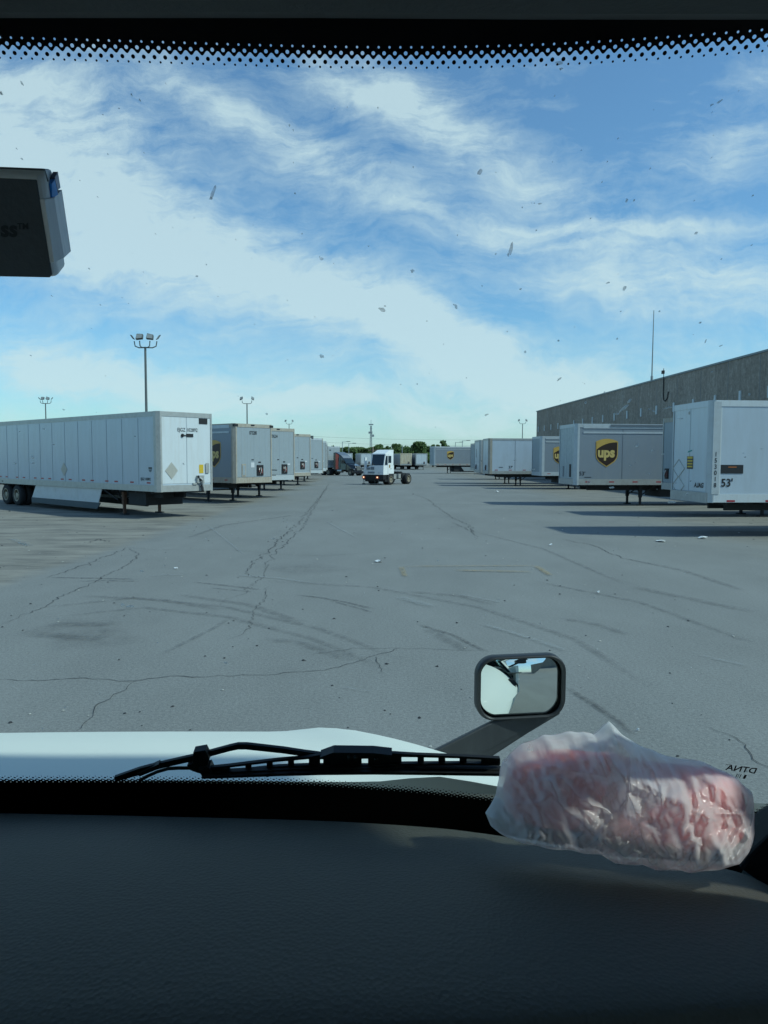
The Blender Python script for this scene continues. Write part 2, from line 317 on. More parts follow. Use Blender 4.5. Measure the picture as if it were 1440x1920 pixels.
# ------------------------------------------------------------------ object helpers
def tag(o, label=None, cat=None, group=None, kind=None):
    if label: o['label'] = label
    if cat: o['category'] = cat
    if group: o['group'] = group
    if kind: o['kind'] = kind
    return o
def thing(name, label, cat, loc=(0, 0, 0), rz=0, group=None):
    o = bpy.data.objects.new(name, None); C.objects.link(o); o.empty_display_size = .3
    o.location = loc; o.rotation_euler = (0, 0, rz); return tag(o, label, cat, group)
class MB:
    def __init__(s): s.v = []; s.f = []; s.mi = []; s.uv = []
    def add(s, vs, fs, mi=0):
        b = len(s.v); s.v += [tuple(p) for p in vs]
        for f in fs: s.f.append([b + i for i in f]); s.mi.append(mi)
        return s
    def box(s, x0, x1, y0, y1, z0, z1, mi=0):
        vs = [(x, y, z) for z in (z0, z1) for y in (y0, y1) for x in (x0, x1)]
        return s.add(vs, [(0, 2, 3, 1), (4, 5, 7, 6), (0, 1, 5, 4), (2, 6, 7, 3), (0, 4, 6, 2), (1, 3, 7, 5)], mi)
    def prism(s, pts, o, r, u, d0, d1, mi=0):
        """2D outline pts in the frame (o, r, u), extruded along n = r x u from d0 to d1"""
        o, r, u = Vector(o), Vector(r), Vector(u); nn = r.cross(u)
        k = len(pts); lo = [o + r * a + u * b + nn * d0 for a, b in pts]; hi = [p + nn * (d1 - d0) for p in lo]
        fs = [list(range(k))[::-1], list(range(k, 2 * k))] + [(i, (i + 1) % k, k + (i + 1) % k, k + i) for i in range(k)]
        return s.add(lo + hi, fs, mi)
    def tube(s, pts, r, seg=8, mi=0, r1=None, caps=True):
        pts = [Vector(p) for p in pts]; k = len(pts); vs = []
        for i, p in enumerate(pts):
            d = (pts[min(i + 1, k - 1)] - pts[max(i - 1, 0)]).normalized()
            a = d.orthogonal().normalized() if i == 0 else (a - d * a.dot(d)).normalized()
            b = d.cross(a); rr = r if r1 is None else r + (r1 - r) * i / (k - 1)
            vs += [p + (a * math.cos(2 * math.pi * j / seg) + b * math.sin(2 * math.pi * j / seg)) * rr for j in range(seg)]
        fs = [(i * seg + j, i * seg + (j + 1) % seg, (i + 1) * seg + (j + 1) % seg, (i + 1) * seg + j) for i in range(k - 1) for j in range(seg)]
        if caps: fs += [list(range(seg))[::-1], list(range((k - 1) * seg, k * seg))]
        return s.add(vs, fs, mi)
    def lathe(s, prof, c, ax, seg=24, mi=0, caps=True):
        """profile (r, h) round axis ax through c"""
        c, ax = Vector(c), Vector(ax).normalized(); a = ax.orthogonal().normalized(); b = ax.cross(a); k = len(prof)
        vs = [c + ax * h + (a * math.cos(2 * math.pi * j / seg) + b * math.sin(2 * math.pi * j / seg)) * r for r, h in prof for j in range(seg)]
        fs = [(i * seg + j, i * seg + (j + 1) % seg, (i + 1) * seg + (j + 1) % seg, (i + 1) * seg + j) for i in range(k - 1) for j in range(seg)]
        if caps: fs += [list(range(seg))[::-1], list(range((k - 1) * seg, k * seg))]
        return s.add(vs, fs, mi)
    def ico(s, c, r, sub=2, mi=0, squash=(1, 1, 1)):
        bm = bmesh.new(); bmesh.ops.create_icosphere(bm, subdivisions=sub, radius=1)
        vs = [(c[0] + v.co.x * r * squash[0], c[1] + v.co.y * r * squash[1], c[2] + v.co.z * r * squash[2]) for v in bm.verts]
        fs = [[v.index for v in f.verts] for f in bm.faces]; bm.free(); return s.add(vs, fs, mi)
    def build(s, name, mats, parent=None, smooth=False, bevel=0):
        me = bpy.data.meshes.new(name); me.from_pydata(s.v, [], s.f)
        for mm in (mats if isinstance(mats, (list, tuple)) else [mats]): me.materials.append(M[mm])
        me.polygons.foreach_set('material_index', s.mi)
        bm = bmesh.new(); bm.from_mesh(me); bmesh.ops.recalc_face_normals(bm, faces=bm.faces); bm.to_mesh(me); bm.free()
        if smooth: me.polygons.foreach_set('use_smooth', [True] * len(me.polygons))
        me.update()
        o = bpy.data.objects.new(name, me); C.objects.link(o); o.parent = parent
        if bevel:
            b = o.modifiers.new('bevel', 'BEVEL'); b.width = bevel; b.segments = 2; b.limit_method = 'ANGLE'
        return o
def text_polys(body, size, width=1.0, bold=0.0, align='LEFT', shear=0):
    """flat text turned into vertices and faces (2D)"""
    cu = bpy.data.curves.new('lettering', 'FONT'); cu.body = body; cu.size = size; cu.offset = bold; cu.align_x = align; cu.shear = shear
    cu.resolution_u = 3
    to = bpy.data.objects.new('lettering', cu); C.objects.link(to)
    dg = bpy.context.evaluated_depsgraph_get(); me = bpy.data.meshes.new_from_object(to.evaluated_get(dg))
    vs = [(v.co.x * width, v.co.y) for v in me.vertices]; fs = [list(p.vertices) for p in me.polygons]
    C.objects.unlink(to); bpy.data.objects.remove(to); bpy.data.meshes.remove(me); return vs, fs
def text(body, size, o, r, u, name, mt, parent, off=.004, **kw):
    vs, fs = text_polys(body, size, **kw); o, r, u = Vector(o), Vector(r), Vector(u); nn = r.cross(u)
    return MB().add([o + r * a + u * b + nn * off for a, b in vs], fs).build(name, mt, parent)
def copy_tree(o, parent=None):
    c = o.copy(); C.objects.link(c); c.parent = parent
    for ch in list(o.children): copy_tree(ch, c)
    return c

# ================================================================== GROUND
mb = MB(); mb.add([(-1500, -300, 0), (1500, -300, 0), (1500, 3000, 0), (-1500, 3000, 0)], [(0, 1, 2, 3)])
ground = tag(mb.build('ground', 'asphalt'), kind='structure')
def strip(pts, widths, z=.006, jitter=0, seg=.12):
    """ribbon through ground points, jittered; returns MB-style data with UV"""
    P = []
    for i in range(len(pts) - 1):
        a, b = Vector(pts[i][:2]), Vector(pts[i + 1][:2]); k = max(1, int((b - a).length / seg))
        for j in range(k): P.append(a.lerp(b, j / k))
    P.append(Vector(pts[-1][:2])); kk = len(P); Q = []
    for i, p in enumerate(P):
        d = (P[min(i + 1, kk - 1)] - P[max(i - 1, 0)]).normalized(); nn = Vector((-d.y, d.x))
        o = (noise.noise(Vector((p.x * 1.7, p.y * 1.7, 3))) * 1.6 + noise.noise(Vector((p.x * 7, p.y * 7, 9)))) * jitter
        Q.append((p + nn * o, nn))
    vs = []; uv = []
    for i, (p, nn) in enumerate(Q):
        f = i / (kk - 1); wdt = widths[0] + (widths[1] - widths[0]) * f
        if jitter: wdt *= .55 + .9 * abs(noise.noise(Vector((p.x * 5, p.y * 5, 1)))) * 1.6; wdt *= min(1, 6 * min(f, 1 - f) + .25)
        vs += [(p.x + nn.x * wdt / 2, p.y + nn.y * wdt / 2, z), (p.x - nn.x * wdt / 2, p.y - nn.y * wdt / 2, z)]; uv += [(f, 0), (f, 1)]
    return vs, [(2 * i, 2 * i + 1, 2 * i + 3, 2 * i + 2) for i in range(kk - 1)], uv
def ribbon(name, mt, pxs, wid, z=.006, jitter=0, seg=.12, parent=ground):
    vs, fs, uv = strip([G(*p) for p in pxs], wid if isinstance(wid, tuple) else (wid, wid), z, jitter, seg)
    o = MB().add(vs, fs).build(name, mt, parent)
    l = o.data.uv_layers.new(name='UVMap')
    for li, lp in enumerate(o.data.loops): l.data[li].uv = uv[lp.vertex_index]
    return o
crk = [([(-60, 1278), (60, 1276), (130, 1274), (240, 1275), (320, 1270), (480, 1266), (610, 1258), (690, 1234), (750, 1216), (860, 1219), (915, 1219)], .016),
       ([(590, 1231), (660, 1216), (750, 1216)], .012), ([(700, 1232), (712, 1248), (716, 1262)], .012),
       ([(0, 1170), (60, 1148), (130, 1112), (180, 1090), (245, 1058), (258, 1040), (240, 1026)], .022), ([(240, 1026), (140, 1066), (85, 1085)], .03),
       ([(240, 1026), (290, 1031), (400, 1031), (500, 1035)], .02), ([(140, 1372), (190, 1325), (245, 1278)], .011),
       ([(410, 1135), (452, 1115), (490, 1085), (460, 1080), (478, 1052), (508, 1030), (530, 1005), (560, 982), (575, 962), (600, 932), (618, 905)], .035),
       ([(452, 1080), (490, 1085), (500, 1070), (505, 1048), (545, 1010), (570, 985), (590, 950), (612, 915)], .03),
       ([(430, 1200), (470, 1178), (468, 1160), (490, 1130), (505, 1100)], .014),
       ([(515, 1040), (590, 1042), (640, 1040), (720, 1035)], .02), ([(770, 925), (800, 935), (845, 970), (880, 985), (895, 1012)], .035),
       ([(850, 980), (870, 990), (890, 1000)], .04), ([(1325, 1362), (1362, 1378), (1382, 1402), (1440, 1440), (1500, 1470)], .013),
       ([(720, 948), (800, 946), (960, 946)], .05), ([(170, 1018), (185, 1011), (200, 1016)], .05),
       ([(1050, 1010), (1110, 1022), (1160, 1045), (1240, 1062)], .03)]
for k, (p, wd) in enumerate(crk): ribbon('crack', 'crack', p, wd * .62, .006 + .0008 * (k % 4), wd * 1.1 + .05, .07)
for k, (p, wd) in enumerate([([(88, 1083), (180, 1085), (262, 1087)], .16), ([(145, 1091), (200, 1089), (262, 1091)], .12),
       ([(360, 1092), (420, 1098), (492, 1107)], .16), ([(395, 1103), (440, 1107), (475, 1111)], .1),
       ([(555, 1116), (600, 1121), (650, 1130), (702, 1143)], .13), ([(620, 1127), (680, 1143), (700, 1150)], .09),
       ([(780, 1170), (850, 1192), (895, 1215), (920, 1225)], .12), ([(1062, 1290), (1110, 1320), (1160, 1355), (1190, 1382)], .12)]):
    ribbon('tyre_mark', 'tyremark', p, wd * .7, .010 + .0008 * (k % 4))
for k, (p, wd) in enumerate([([(150, 1118), (300, 1125), (420, 1145)], .3), ([(90, 1172), (210, 1172)], .5), ([(60, 1190), (200, 1200)], .5),
       ([(490, 1200), (560, 1205), (660, 1240)], .3), ([(800, 1180), (880, 1222)], .3), ([(1050, 1160), (1120, 1172), (1180, 1192)], .25),
       ([(760, 1110), (860, 1118), (930, 1135)], .3), ([(1180, 1100), (1300, 1125), (1420, 1150)], .4), ([(1180, 1050), (1280, 1070), (1400, 1110)], .3),
       ([(60, 1142), (250, 1122), (420, 1138), (600, 1180), (760, 1240)], .22), ([(80, 1160), (270, 1140), (430, 1158), (590, 1200), (720, 1255)], .22), ([(500, 1090), (700, 1102), (900, 1140), (1080, 1200), (1220, 1290)], .2), ([(1000, 1090), (1200, 1130), (1420, 1210)], .2), ([(350, 1010), (420, 985), (560, 965)], .3), ([(900, 1000), (1020, 1030), (1180, 1100)], .2), ([(300, 1230), (400, 1180), (430, 1160)], .14), ([(330, 1115), (470, 1135), (570, 1170)], .3)]):
    ribbon('tyre_mark', 'faintmark', p, wd * .7, .014 + .0008 * (k % 4))
for k, (p, wd) in enumerate([([(388, 985), (420, 1010), (458, 1042)], .09), ([(280, 1081), (350, 1078)], .12), ([(440, 1080), (520, 1085), (590, 1095)], .12),
       ([(745, 1120), (815, 1140)], .25), ([(900, 1170), (1000, 1200), (1070, 1225)], .12), ([(860, 1115), (945, 1132)], .07), ([(20, 1010), (60, 1026)], .3), ([(610, 978), (670, 1010)], .09), ([(1310, 1230), (1400, 1250)], .08), ([(640, 1290), (700, 1300)], .03)]):
    ribbon('pale_scrape', 'palemark', p, wd, .018 + .0008 * (k % 4))
for k, (p, wd) in enumerate([([(750, 1064), (800, 1063), (1008, 1062)], .12), ([(752, 1064), (760, 1083)], .14), ([(1004, 1062), (1033, 1081)], .16),
       ([(850, 1071), (920, 1072), (1000, 1074)], .2)]):
    ribbon('painted_mark', 'yellowmark', p, wd, .022 + .0008 * (k % 4))
for k, (p, wd) in enumerate([([(70, 1175), (150, 1180), (230, 1178)], 1.3), ([(90, 1205), (190, 1198), (260, 1190)], 1.2), ([(520, 1075), (640, 1062)], 1.6), ([(1290, 965), (1430, 968)], 1.1)]):
    ribbon('oil_stain', 'oil', p, wd, .026 + .0008 * (k % 4))
lit = [(709, 1054, 'white paper scrap on the asphalt before the yard tractor', .26, .05), (1033, 1023, 'small white litter scrap on the asphalt at right', .13, .05),
       (932, 923, 'white litter on the asphalt between tractor and trailers', .35, .10), (1318, 1010, 'whitish crumpled scrap nearest the white trailer with 53 marking', .3, .07),
       (1240, 1016, 'flat pale scrap on shaded asphalt at right', .34, .05), (1122, 1112, 'white scrap beyond the hood mirror to its right', .07, .03),
       (330, 1067, 'tiny white scrap on the asphalt left of the crack', .10, .03), (1196, 1371, 'white pebble of litter on the asphalt above the bag', .03, .02)]
for px, py, lb, wd, hh in lit:
    p = G(px, py); b = MB()
    k = 7; vs = []
    for j in range(k):
        a = 2 * math.pi * j / k; r = wd / 2 * random.uniform(.6, 1.1)
        vs.append((math.cos(a) * r, math.sin(a) * r * .8, random.uniform(.0, hh)))
    vs.append((0, 0, hh)); b.add(vs, [(j, (j + 1) % k, k) for j in range(k)])
    b.add([(v[0], v[1], v[2] * .2) for v in vs[:k]], [list(range(k))])
    o = b.build('litter_scrap', 'paper'); o.location = (p.x, p.y, .01); tag(o, lb, 'litter', 'litter scraps on the asphalt')

rnd = random.Random(77); q = MB()
for k in range(420):
    Y_ = 3.2 + 34 * rnd.random() ** 1.5; X_ = rnd.uniform(-.55, .55) * Y_; r_ = rnd.uniform(.006, .02) * (1 + Y_ * .03); n_ = 5
    q.add([(X_ + r_ * math.cos(6.283 * j / n_) * rnd.uniform(.5, 1.3), Y_ + r_ * math.sin(6.283 * j / n_) * rnd.uniform(.5, 1.6), .005) for j in range(n_)] + [(X_, Y_, .005 + r_ * .5)], [(j, (j + 1) % n_, n_) for j in range(n_)], 0 if rnd.random() < .35 else 1)
tag(q.build('gravel_crumbs', ['placard', 'frame']), 'tiny pale and dark grit crumbs scattered over the asphalt', 'grit', kind='stuff')
# ================================================================== TRAILERS
def make_wheel():
    t = MB(); t.lathe([(.30, -.32), (.46, -.32), (.505, -.28), (.505, -.07), (.46, -.03), (.30, -.03)], (0, 0, 0), (0, 1, 0), 28, caps=False)
    t.lathe([(.30, .03), (.46, .03), (.505, .07), (.505, .28), (.46, .32), (.30, .32)], (0, 0, 0), (0, 1, 0), 28, caps=False)
    r = MB(); r.lathe([(.05, -.20), (.305, -.20), (.305, .325), (.27, .325), (.235, .16), (.14, .14), (.13, .30), (.05, .31)], (0, 0, 0), (0, 1, 0), 24)
    return t, r
WT, WR = make_wheel()
tyre_o = WT.build('wheel', 'rubber', None, True); rim_o = WR.build('rim', 'rim', tyre_o, False)
TYRE_ME, RIM_ME = tyre_o.data, rim_o.data
bpy.data.objects.remove(rim_o); bpy.data.objects.remove(tyre_o)
def wheel(parent, x, y, side, z=.505, s=1.0, rim=None):
    o = bpy.data.objects.new('wheel', TYRE_ME); C.objects.link(o); o.parent = parent; o.location = (x, y, z)
    o.scale = (s, 1, s); o.rotation_euler = (0, random.uniform(0, 1), 0 if side > 0 else math.pi)
    r = bpy.data.objects.new('rim', RIM_ME); C.objects.link(r); r.parent = o; return o
def shield(parent, o, r, u, wdt):
    """gold bordered shield with lower case letters; frame o = centre, r right, u up"""
    o, r, u = Vector(o), Vector(r), Vector(u)
    def outline(s):
        half = .5 * s; pts = []
        for k in range(9):
            a = -1 + 2 * k / 8; pts.append((a * half, (.46 + .12 * (1 - a * a)) * s))
        pts += [(half, -.10 * s), (half * .93, -.27 * s), (half * .72, -.42 * s), (half * .38, -.54 * s), (0, -.66 * s),
                (-half * .38, -.54 * s), (-half * .72, -.42 * s), (-half * .93, -.27 * s), (-half, -.10 * s)]
        return [(a * wdt, b * wdt) for a, b in pts]
    e = MB().prism(outline(1.0), o, r, u, .002, .006).build('emblem_border', 'gold', parent)
    MB().prism(outline(.93), o, r, u, .006, .009).build('emblem_field', 'brown', e)
    top = []
    for k in range(11):
        a = -1 + 2 * k / 10; top.append((a * .465 * wdt, (.46 + .12 * (1 - a * a)) * .93 * wdt))
    low = []
    for k in range(15):
        f = k / 14; xx = .465 - .93 * f
        yy = .425 - .02 * f - .33 * max(0, (f - .05)) ** 2.3
        low.append((xx * wdt, yy * wdt))
    MB().prism(top + low, o, r, u, .009, .012).build('emblem_swoosh', 'gold', e)
    text('ups', .60 * wdt, o + r * (-.415 * wdt) + u * (-.215 * wdt), r, u, 'emblem_lettering', 'goldpale', e, .013, width=.93, bold=.026 * wdt)
    return e
TR = {}
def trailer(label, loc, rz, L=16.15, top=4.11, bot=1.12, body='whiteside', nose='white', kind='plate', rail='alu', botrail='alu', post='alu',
            seams=1.22, seammat='seam', group=None, gear=True, gearx=2.9, tapez=None, split=True, detail=1, see=-1, skirt=False, axles=(2.2, 3.45), postw=.2):
    """see: local y side the camera sees"""
    T = thing('semi_trailer', label, 'trailer', (loc[0], loc[1], 0), rz, group); T['see'] = see
    hw = 1.27; ch = .11
    b = MB(); out = [(0, -hw + ch), (ch, -hw), (L, -hw), (L, hw), (ch, hw), (0, hw - ch)]
    k = 6; z0, z1 = bot, top
    vs = [(x_, y_, z0) for x_, y_ in out] + [(x_, y_, z1) for x_, y_ in out]
    b.add(vs, [list(range(6))[::-1], list(range(6, 12))] + [(i, (i + 1) % 6, 6 + (i + 1) % 6, 6 + i) for i in range(6)], 0)
    if seams:
        xx = .35 + seams * .85
        while xx < L - .3:
            for sy in (-1, 1):
                y0 = sy * hw; b.box(xx - .016, xx + .016, min(y0, y0 + sy * .006), max(y0, y0 + sy * .006), bot + .2, top - .2, 1)
            xx += seams
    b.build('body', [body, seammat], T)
    # nose skin
    nb = MB(); nb.box(-.012, .0, -hw + ch + .04, hw - ch - .04, bot + .26, top - .17)
    nb.box(-.016, -.012, -.012, .012, bot + .26, top - .17, 1)
    if detail and kind != 'plate': 
        for yy in (-.75, -.35, .45, .8): nb.box(-.014, -.012, yy - .006, yy + .006, bot + .26, top - .17, 1)
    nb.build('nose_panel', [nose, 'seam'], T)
    def band(name, mt, za, zb, d):
        q = MB()
        for sy in (-1, 1): q.box(ch + .02, L, sy * hw if sy > 0 else -hw - d, hw + d if sy > 0 else -hw, za, zb)
        q.box(-.014 - d, -.0005, -hw + ch, hw - ch, za, zb)
        for sy in (-1, 1):
            q.prism([(0, za), (1, za), (1, zb), (0, zb)], (-.014 - d, sy * (hw - ch), 0), Vector((ch + .034 + d, sy * (ch + d), 0)), (0, 0, 1), -.02 / .2, .02 / .2) if False else None
        return q.build(name, mt, T)
    band('top_rail', rail, top - .17, top + .012, .014)
    lowz = bot - .05
    band('bottom_rail', botrail, lowz, bot + (.2 if kind == 'plate' else .24), .016)
    for sy in (-1, 1):
        q = MB(); d = .018
        prof = [(-.014 - d, hw - ch - .05), (-.014 - d, hw - ch + .02), (ch, hw + d), (ch + postw, hw + d), (ch + postw, hw + .001), (ch, hw - .02), (.01, hw - ch)]
        vs = [(a, sy * c_, lowz - .01) for a, c_ in prof] + [(a, sy * c_, top + .016) for a, c_ in prof]; kk = len(prof)
        q.add(vs, [list(range(kk)), list(range(kk, 2 * kk))[::-1]] + [(i, (i + 1) % kk, kk + (i + 1) % kk, kk + i) for i in range(kk)])
        q.build('corner_post', post, T)
    if kind == 'ups':
        q = MB()
        for sy in (-1, 1):
            for za, zb, mi in ((top - .17, top - .0, 0), (top - .42, top - .33, 0)):
                q.box(.4, L, sy * hw if sy > 0 else -hw - .020, hw + .020 if sy > 0 else -hw, za - .05, zb - .05, mi)
        q.build('roof_rib', 'lightrail', T)
    # under frame
    q = MB(); 
    for sy in (-1, 1): q.box(.9, L - .3, sy * .5 - .05, sy * .5 + .05, bot - .34, bot - .07)
    xx = .6
    while xx < L: q.box(xx - .03, xx + .03, -1.2, 1.2, bot - .13, bot - .055); xx += .6
    q.box(.2, 1.4, -.6, .6, bot - .09, bot - .055)
    q.box(L - axles[1] - .75, L - axles[0] + .75, -.52, .52, .55, bot - .3)
    for a in axles: q.tube([(L - a, -1.0, .505), (L - a, 1.0, .505)], .07)
    q.build('underframe', 'frame', T)
    if gear:
        for sy in (-1, 1):
            q = MB(); q.box(gearx - .075, gearx + .075, sy * .82 - .075, sy * .82 + .075, .42, bot - .06); q.box(gearx - .05, gearx + .05, sy * .82 - .05, sy * .82 + .05, .05, .42)
            leg = q.build('landing_leg', 'frame' if not skirt else 'rustpost', T)
            q = MB(); q.box(gearx - .16, gearx + .16, sy * .82 - .13, sy * .82 + .13, .0, .05); q.build('foot', 'frame', leg)
        q = MB(); q.tube([(gearx, -.82, .62), (gearx, .82, .62)], .03); 
        for sy in (-1, 1):
            q.tube([(gearx, sy * .82, .5), (gearx + .85, sy * .75, bot - .07)], .03)
            q.tube([(gearx, sy * .82, .55), (gearx, sy * .25, bot - .09)], .028)
        q.tube([(gearx, -.82, .95), (gearx, .82, bot - .15)], .025)
        q.build('gear_brace', 'frame', T)
    for a in axles:
        for sy in (-1, 1): wheel(T, L - a, sy * .93, sy)
    # reflective tape
    q = MB(); xx = .55
    while xx < L - .4 and split:
        za = tapez if tapez is not None else bot + (.26 if kind == 'plate' else .075); d = .019; y0, y1 = (hw, hw + d) if see > 0 else (-hw - d, -hw)
        if kind == 'plate' and tapez is None: y0, y1 = (hw, hw + .008) if see > 0 else (-hw - .008, -hw)
        MB().box(xx, xx + .26, y0, y1, za, za + .055).build('reflector', 'red', T)
        xx += 1.22 if kind == 'ups' or tapez is not None else (1.22 if int(xx * 3) % 2 else .75)
    while xx < L - .4 and not split:
        for sy in (-1, 1):
            za = bot + (.26 if kind == 'plate' else .075); d = .004 if kind == 'plate' else .018
            y0, y1 = (hw + d, hw + d + .004) if sy > 0 else (-hw - d - .004, -hw - d)
            q.box(xx, xx + .26, y0, y1, za, za + .055, 0); q.box(xx + .26, xx + .40, y0, y1, za, za + .055, 1)
        xx += 1.22 if kind == 'ups' else (1.22 if int(xx * 3) % 2 else .75)
    if not split: q.build('reflective_tape', ['red', 'reflwhite' if kind == 'ups' else body], T)
    return T, dict(L=L, top=top, bot=bot, hw=hw)
def side_frame(see):  # reading direction on the side seen
    return (Vector((1, 0, 0)) if see < 0 else Vector((-1, 0, 0)))
NR, UP = Vector((0, -1, 0)), Vector((0, 0, 1))
def connector(T, y, z, bot, s=1.0):
    """recessed box with hose couplings on the nose"""
    q = MB(); q.box(-.05, -.014, y - .17 * s, y + .17 * s, z - .22 * s, z + .22 * s); b = q.build('connector_box', 'black', T)
    q = MB(); q.box(-.075, -.05, y - .13 * s, y - .03, z - .16, z + .1); q.box(-.07, -.05, y + .03, y + .11, z - .1, z + .14); q.build('coupling', 'oldred', b)
    q = MB(); q.tube([(-.07, y - .02, z + .15), (-.14, y, z - .05), (-.08, y + .05, z - .2)], .02); q.tube([(-.07, y + .08, z + .12), (-.12, y + .12, z)], .02); q.build('hose', 'alu', b)
def sticker(T, name, mt, y, z, w_, h_, d=.017): 
    return MB().box(-d - .004, -d + .001, y - w_ / 2, y + w_ / 2, z - h_ / 2, z + h_ / 2).build(name, mt, T)
A_L = R(138.3)
GL, GR, GF = 'trailers parked at an angle along the left of the lane', 'trailers backed to the warehouse along the right of the lane', 'trailers across the far end of the yard'
# --- left 1 : white plate trailer with skirt
T, i = trailer('nearest left trailer, shiny white with side skirt and diamond placard on its nose', (-7.74, 30.17), A_L, see=1, skirt=True, group=GL, top=4.11, bot=1.10, postw=.16, gearx=3.3, split=True)
i_ = i
text('EJGZ 102892', .20, (-.017, .42, 3.38), NR, UP, 'lettering', 'letter', T, width=.86, bold=.001)
MB().box(-.03, -.012, -.97, -.58, 3.70, 3.92).build('marker_lamp', 'black', T)
q = MB(); q.box(-.03, -.012, -.30, .02, 3.17, 3.30); q.tube([(-.03, .02, 3.23), (-.03, .12, 3.23)], .018); q.ico((-.03, .19, 3.23), .07, 2); q.build('lamp_bracket', 'black', T)
q = MB().prism([(0, -.33), (.33, 0), (0, .33), (-.33, 0)], (-.014, .70, 1.86), NR * .85, UP, 0, .012 / .85); q.build('placard', 'placard', T)
sticker(T, 'sticker', 'yellow', -.66, 1.92, .20, .34); sticker(T, 'document_box', 'alu', -.93, 1.95, .17, .40, .05)
q = MB(); q.box(-.10, -.012, -.74, -.42, 1.36, 1.66); q.tube([(-.1, -.5, 1.6), (-.18, -.6, 1.5), (-.12, -.66, 1.15)], .035); q.box(-.07, -.012, -.42, -.25, 1.30, 1.37); q.build('connector_box', 'alu', T)
q = MB(); q.ico((-.12, -.56, 1.5), .06, 2); q.ico((-.12, -.45, 1.62), .05, 2); q.tube([(-.1, -.62, 1.3), (-.16, -.62, 1.05)], .05); q.build('hose_coupling', 'black', T)
text('EJGZ 102892', .15, (1.25, 1.27, 1.48), (-1, 0, 0), UP, 'lettering', 'letter', T, .008, width=.88, bold=.003)
q = MB(); q.prism([(-.12, 0), (.12, 0), (.12, .06), (-.12, .06)], (.55, 1.27, 1.93), (-1, 0, 0), UP, .004, .010, 0); q.prism([(-.12, -.02), (.12, -.02), (.07, -.1), (0, -.13), (-.07, -.1)], (.55, 1.27, 1.93), (-1, 0, 0), UP, .004, .010, 1); q.build('maker_badge', ['letter', 'seamdark'], T)
MB().prism([(0, -.30), (.30, 0), (0, .30), (-.30, 0)], (7.6, 1.27, 1.83), (-1, 0, 0), UP, .007, .014).build('placard', 'placard', T)
for sy in (1, -1):
    q = MB(); y0 = sy * 1.2
    q.prism([(4.4, 1.06), (10.6, 1.06), (11.1, .40), (4.75, .40)], (0, y0, 0), (1, 0, 0), UP, -.015, .015)
    for xx in (6.5, 8.6): q.box(xx - .015, xx + .015, y0 - .02, y0 + .02, .42, 1.05)
    s_ = q.build('side_skirt', 'skirt', T)
    MB().prism([(4.55, .46), (11.1, .46), (11.1, .22), (4.85, .18)], (0, y0, 0), (1, 0, 0), UP, -.02, .02).build('skirt_flap', 'darkgrey', s_)
    MB().tube([(3.35, y0 * .9, .62), (4.3, y0, 1.04)], .03).build('skirt_strut', 'frame', s_)
MB().box(1.6, 2.9, -.85, .85, .45, .98).build('tank_box', 'frame', T)
# --- left 2
def nose_small(T, z=1.75, num=None, bot=1.1, y=-.38, rust=False):
    connector(T, y, z, bot, 1.25)
    sticker(T, 'sticker', 'reflwhite', .10 if rust else -.72, z + .28, .22, .26 if rust else .08); sticker(T, 'sticker', 'letter', y + .02, z + .42, .17, .07); sticker(T, 'sticker', 'letter', .1, z + .55, .15, .05)
    if num: text(num, .26, (-.015, .30 if num[-1] != '4' else .62, 3.58 if num[-1] != '4' else 3.55), NR, UP, 'lettering', 'letter', T, width=.62, bold=.006)
    q = MB(); q.box(-.05, -.028, -.02, .20, 4.03, 4.09); q.build('marker_lamp', 'black', T)
T, i = trailer('grey parcel trailer second from the front on the left, rusty rail and framed document box', (-6.8, 40.2), A_L, body='upsgrey', nose='nosegrey', kind='ups', rail='rusty', botrail='rusty', post='rusty', see=1, group=GL, postw=.12, seams=2.4, seammat='upsgrey', split=True)
nose_small(T, 1.72, '873288', rust=True)
q = MB(); q.box(-.03, -.012, .55, .82, 1.40, 2.05); q.box(-.045, -.03, .60, .77, 1.48, 1.98, 1); q.build('document_frame', ['rusty', 'nosegrey'], T)
shield(T, (1.70, 1.276, 2.62), (-1, 0, 0), UP, 1.16)
for sy in (1, -1): MB().box(-.045, .12, sy * 1.16 - .12, sy * 1.16 + .12, 3.97, 4.09).build('corner_cap', 'black', T)
T, i = trailer('grey nosed trailer third from the front on the left, black number and scraped lower nose', (-6.2, 45.5), A_L, body='upsgrey', nose='nosegrey', kind='ups', rail='rusty', botrail='lightrail', post='rusty', see=1, group=GL, postw=.1, seams=2.4, seammat='upsgrey')
nose_small(T, 1.72, '876234'); 
q = MB(); q.tube([(-.02, .9, 1.62), (-.02, .7, 1.68), (-.02, .2, 1.66)], .02, 5); q.tube([(-.02, .9, 1.38), (-.02, .3, 1.36)], .025, 5); q.build('scrape', 'letter', T)
specs = [('trailer fourth from the front on the left with a cream rusted bumper rail', (-6.24, 56), 4.1, 'rusty'),
         ('trailer fifth from the front on the left, pale nose above dark stand legs', (-6.2, 67.0), 4.1, 'lightrail'),
         ('narrow sliver of a pale trailer nose behind the fifth on the left', (-6.7, 77.5), 4.1, 'lightrail'),
         ('second narrow sliver of pale trailer nose before the red and black tractor', (-7.2, 86), 4.05, 'lightrail'),
         ('pale trailer hitched behind the red and black road tractor', (-7.1, 109), 4.05, 'lightrail')]
for k, (lb, loc, tp, br) in enumerate(specs):
    T, i = trailer(lb, loc, A_L, top=tp, body='upsgrey' if k % 2 else 'whiteside', nose='nosegrey' if k != 0 else 'nosegrey', kind='plate', rail='rusty' if k == 0 else 'lightrail', botrail=br, post='rusty' if k < 2 else 'alu', see=1, group=GL, gear=(k != 4))
    nose_small(T, 1.80 if k else 1.85, None); sticker(T, 'number_plate', 'letter', .78, 3.52, .30, .16)
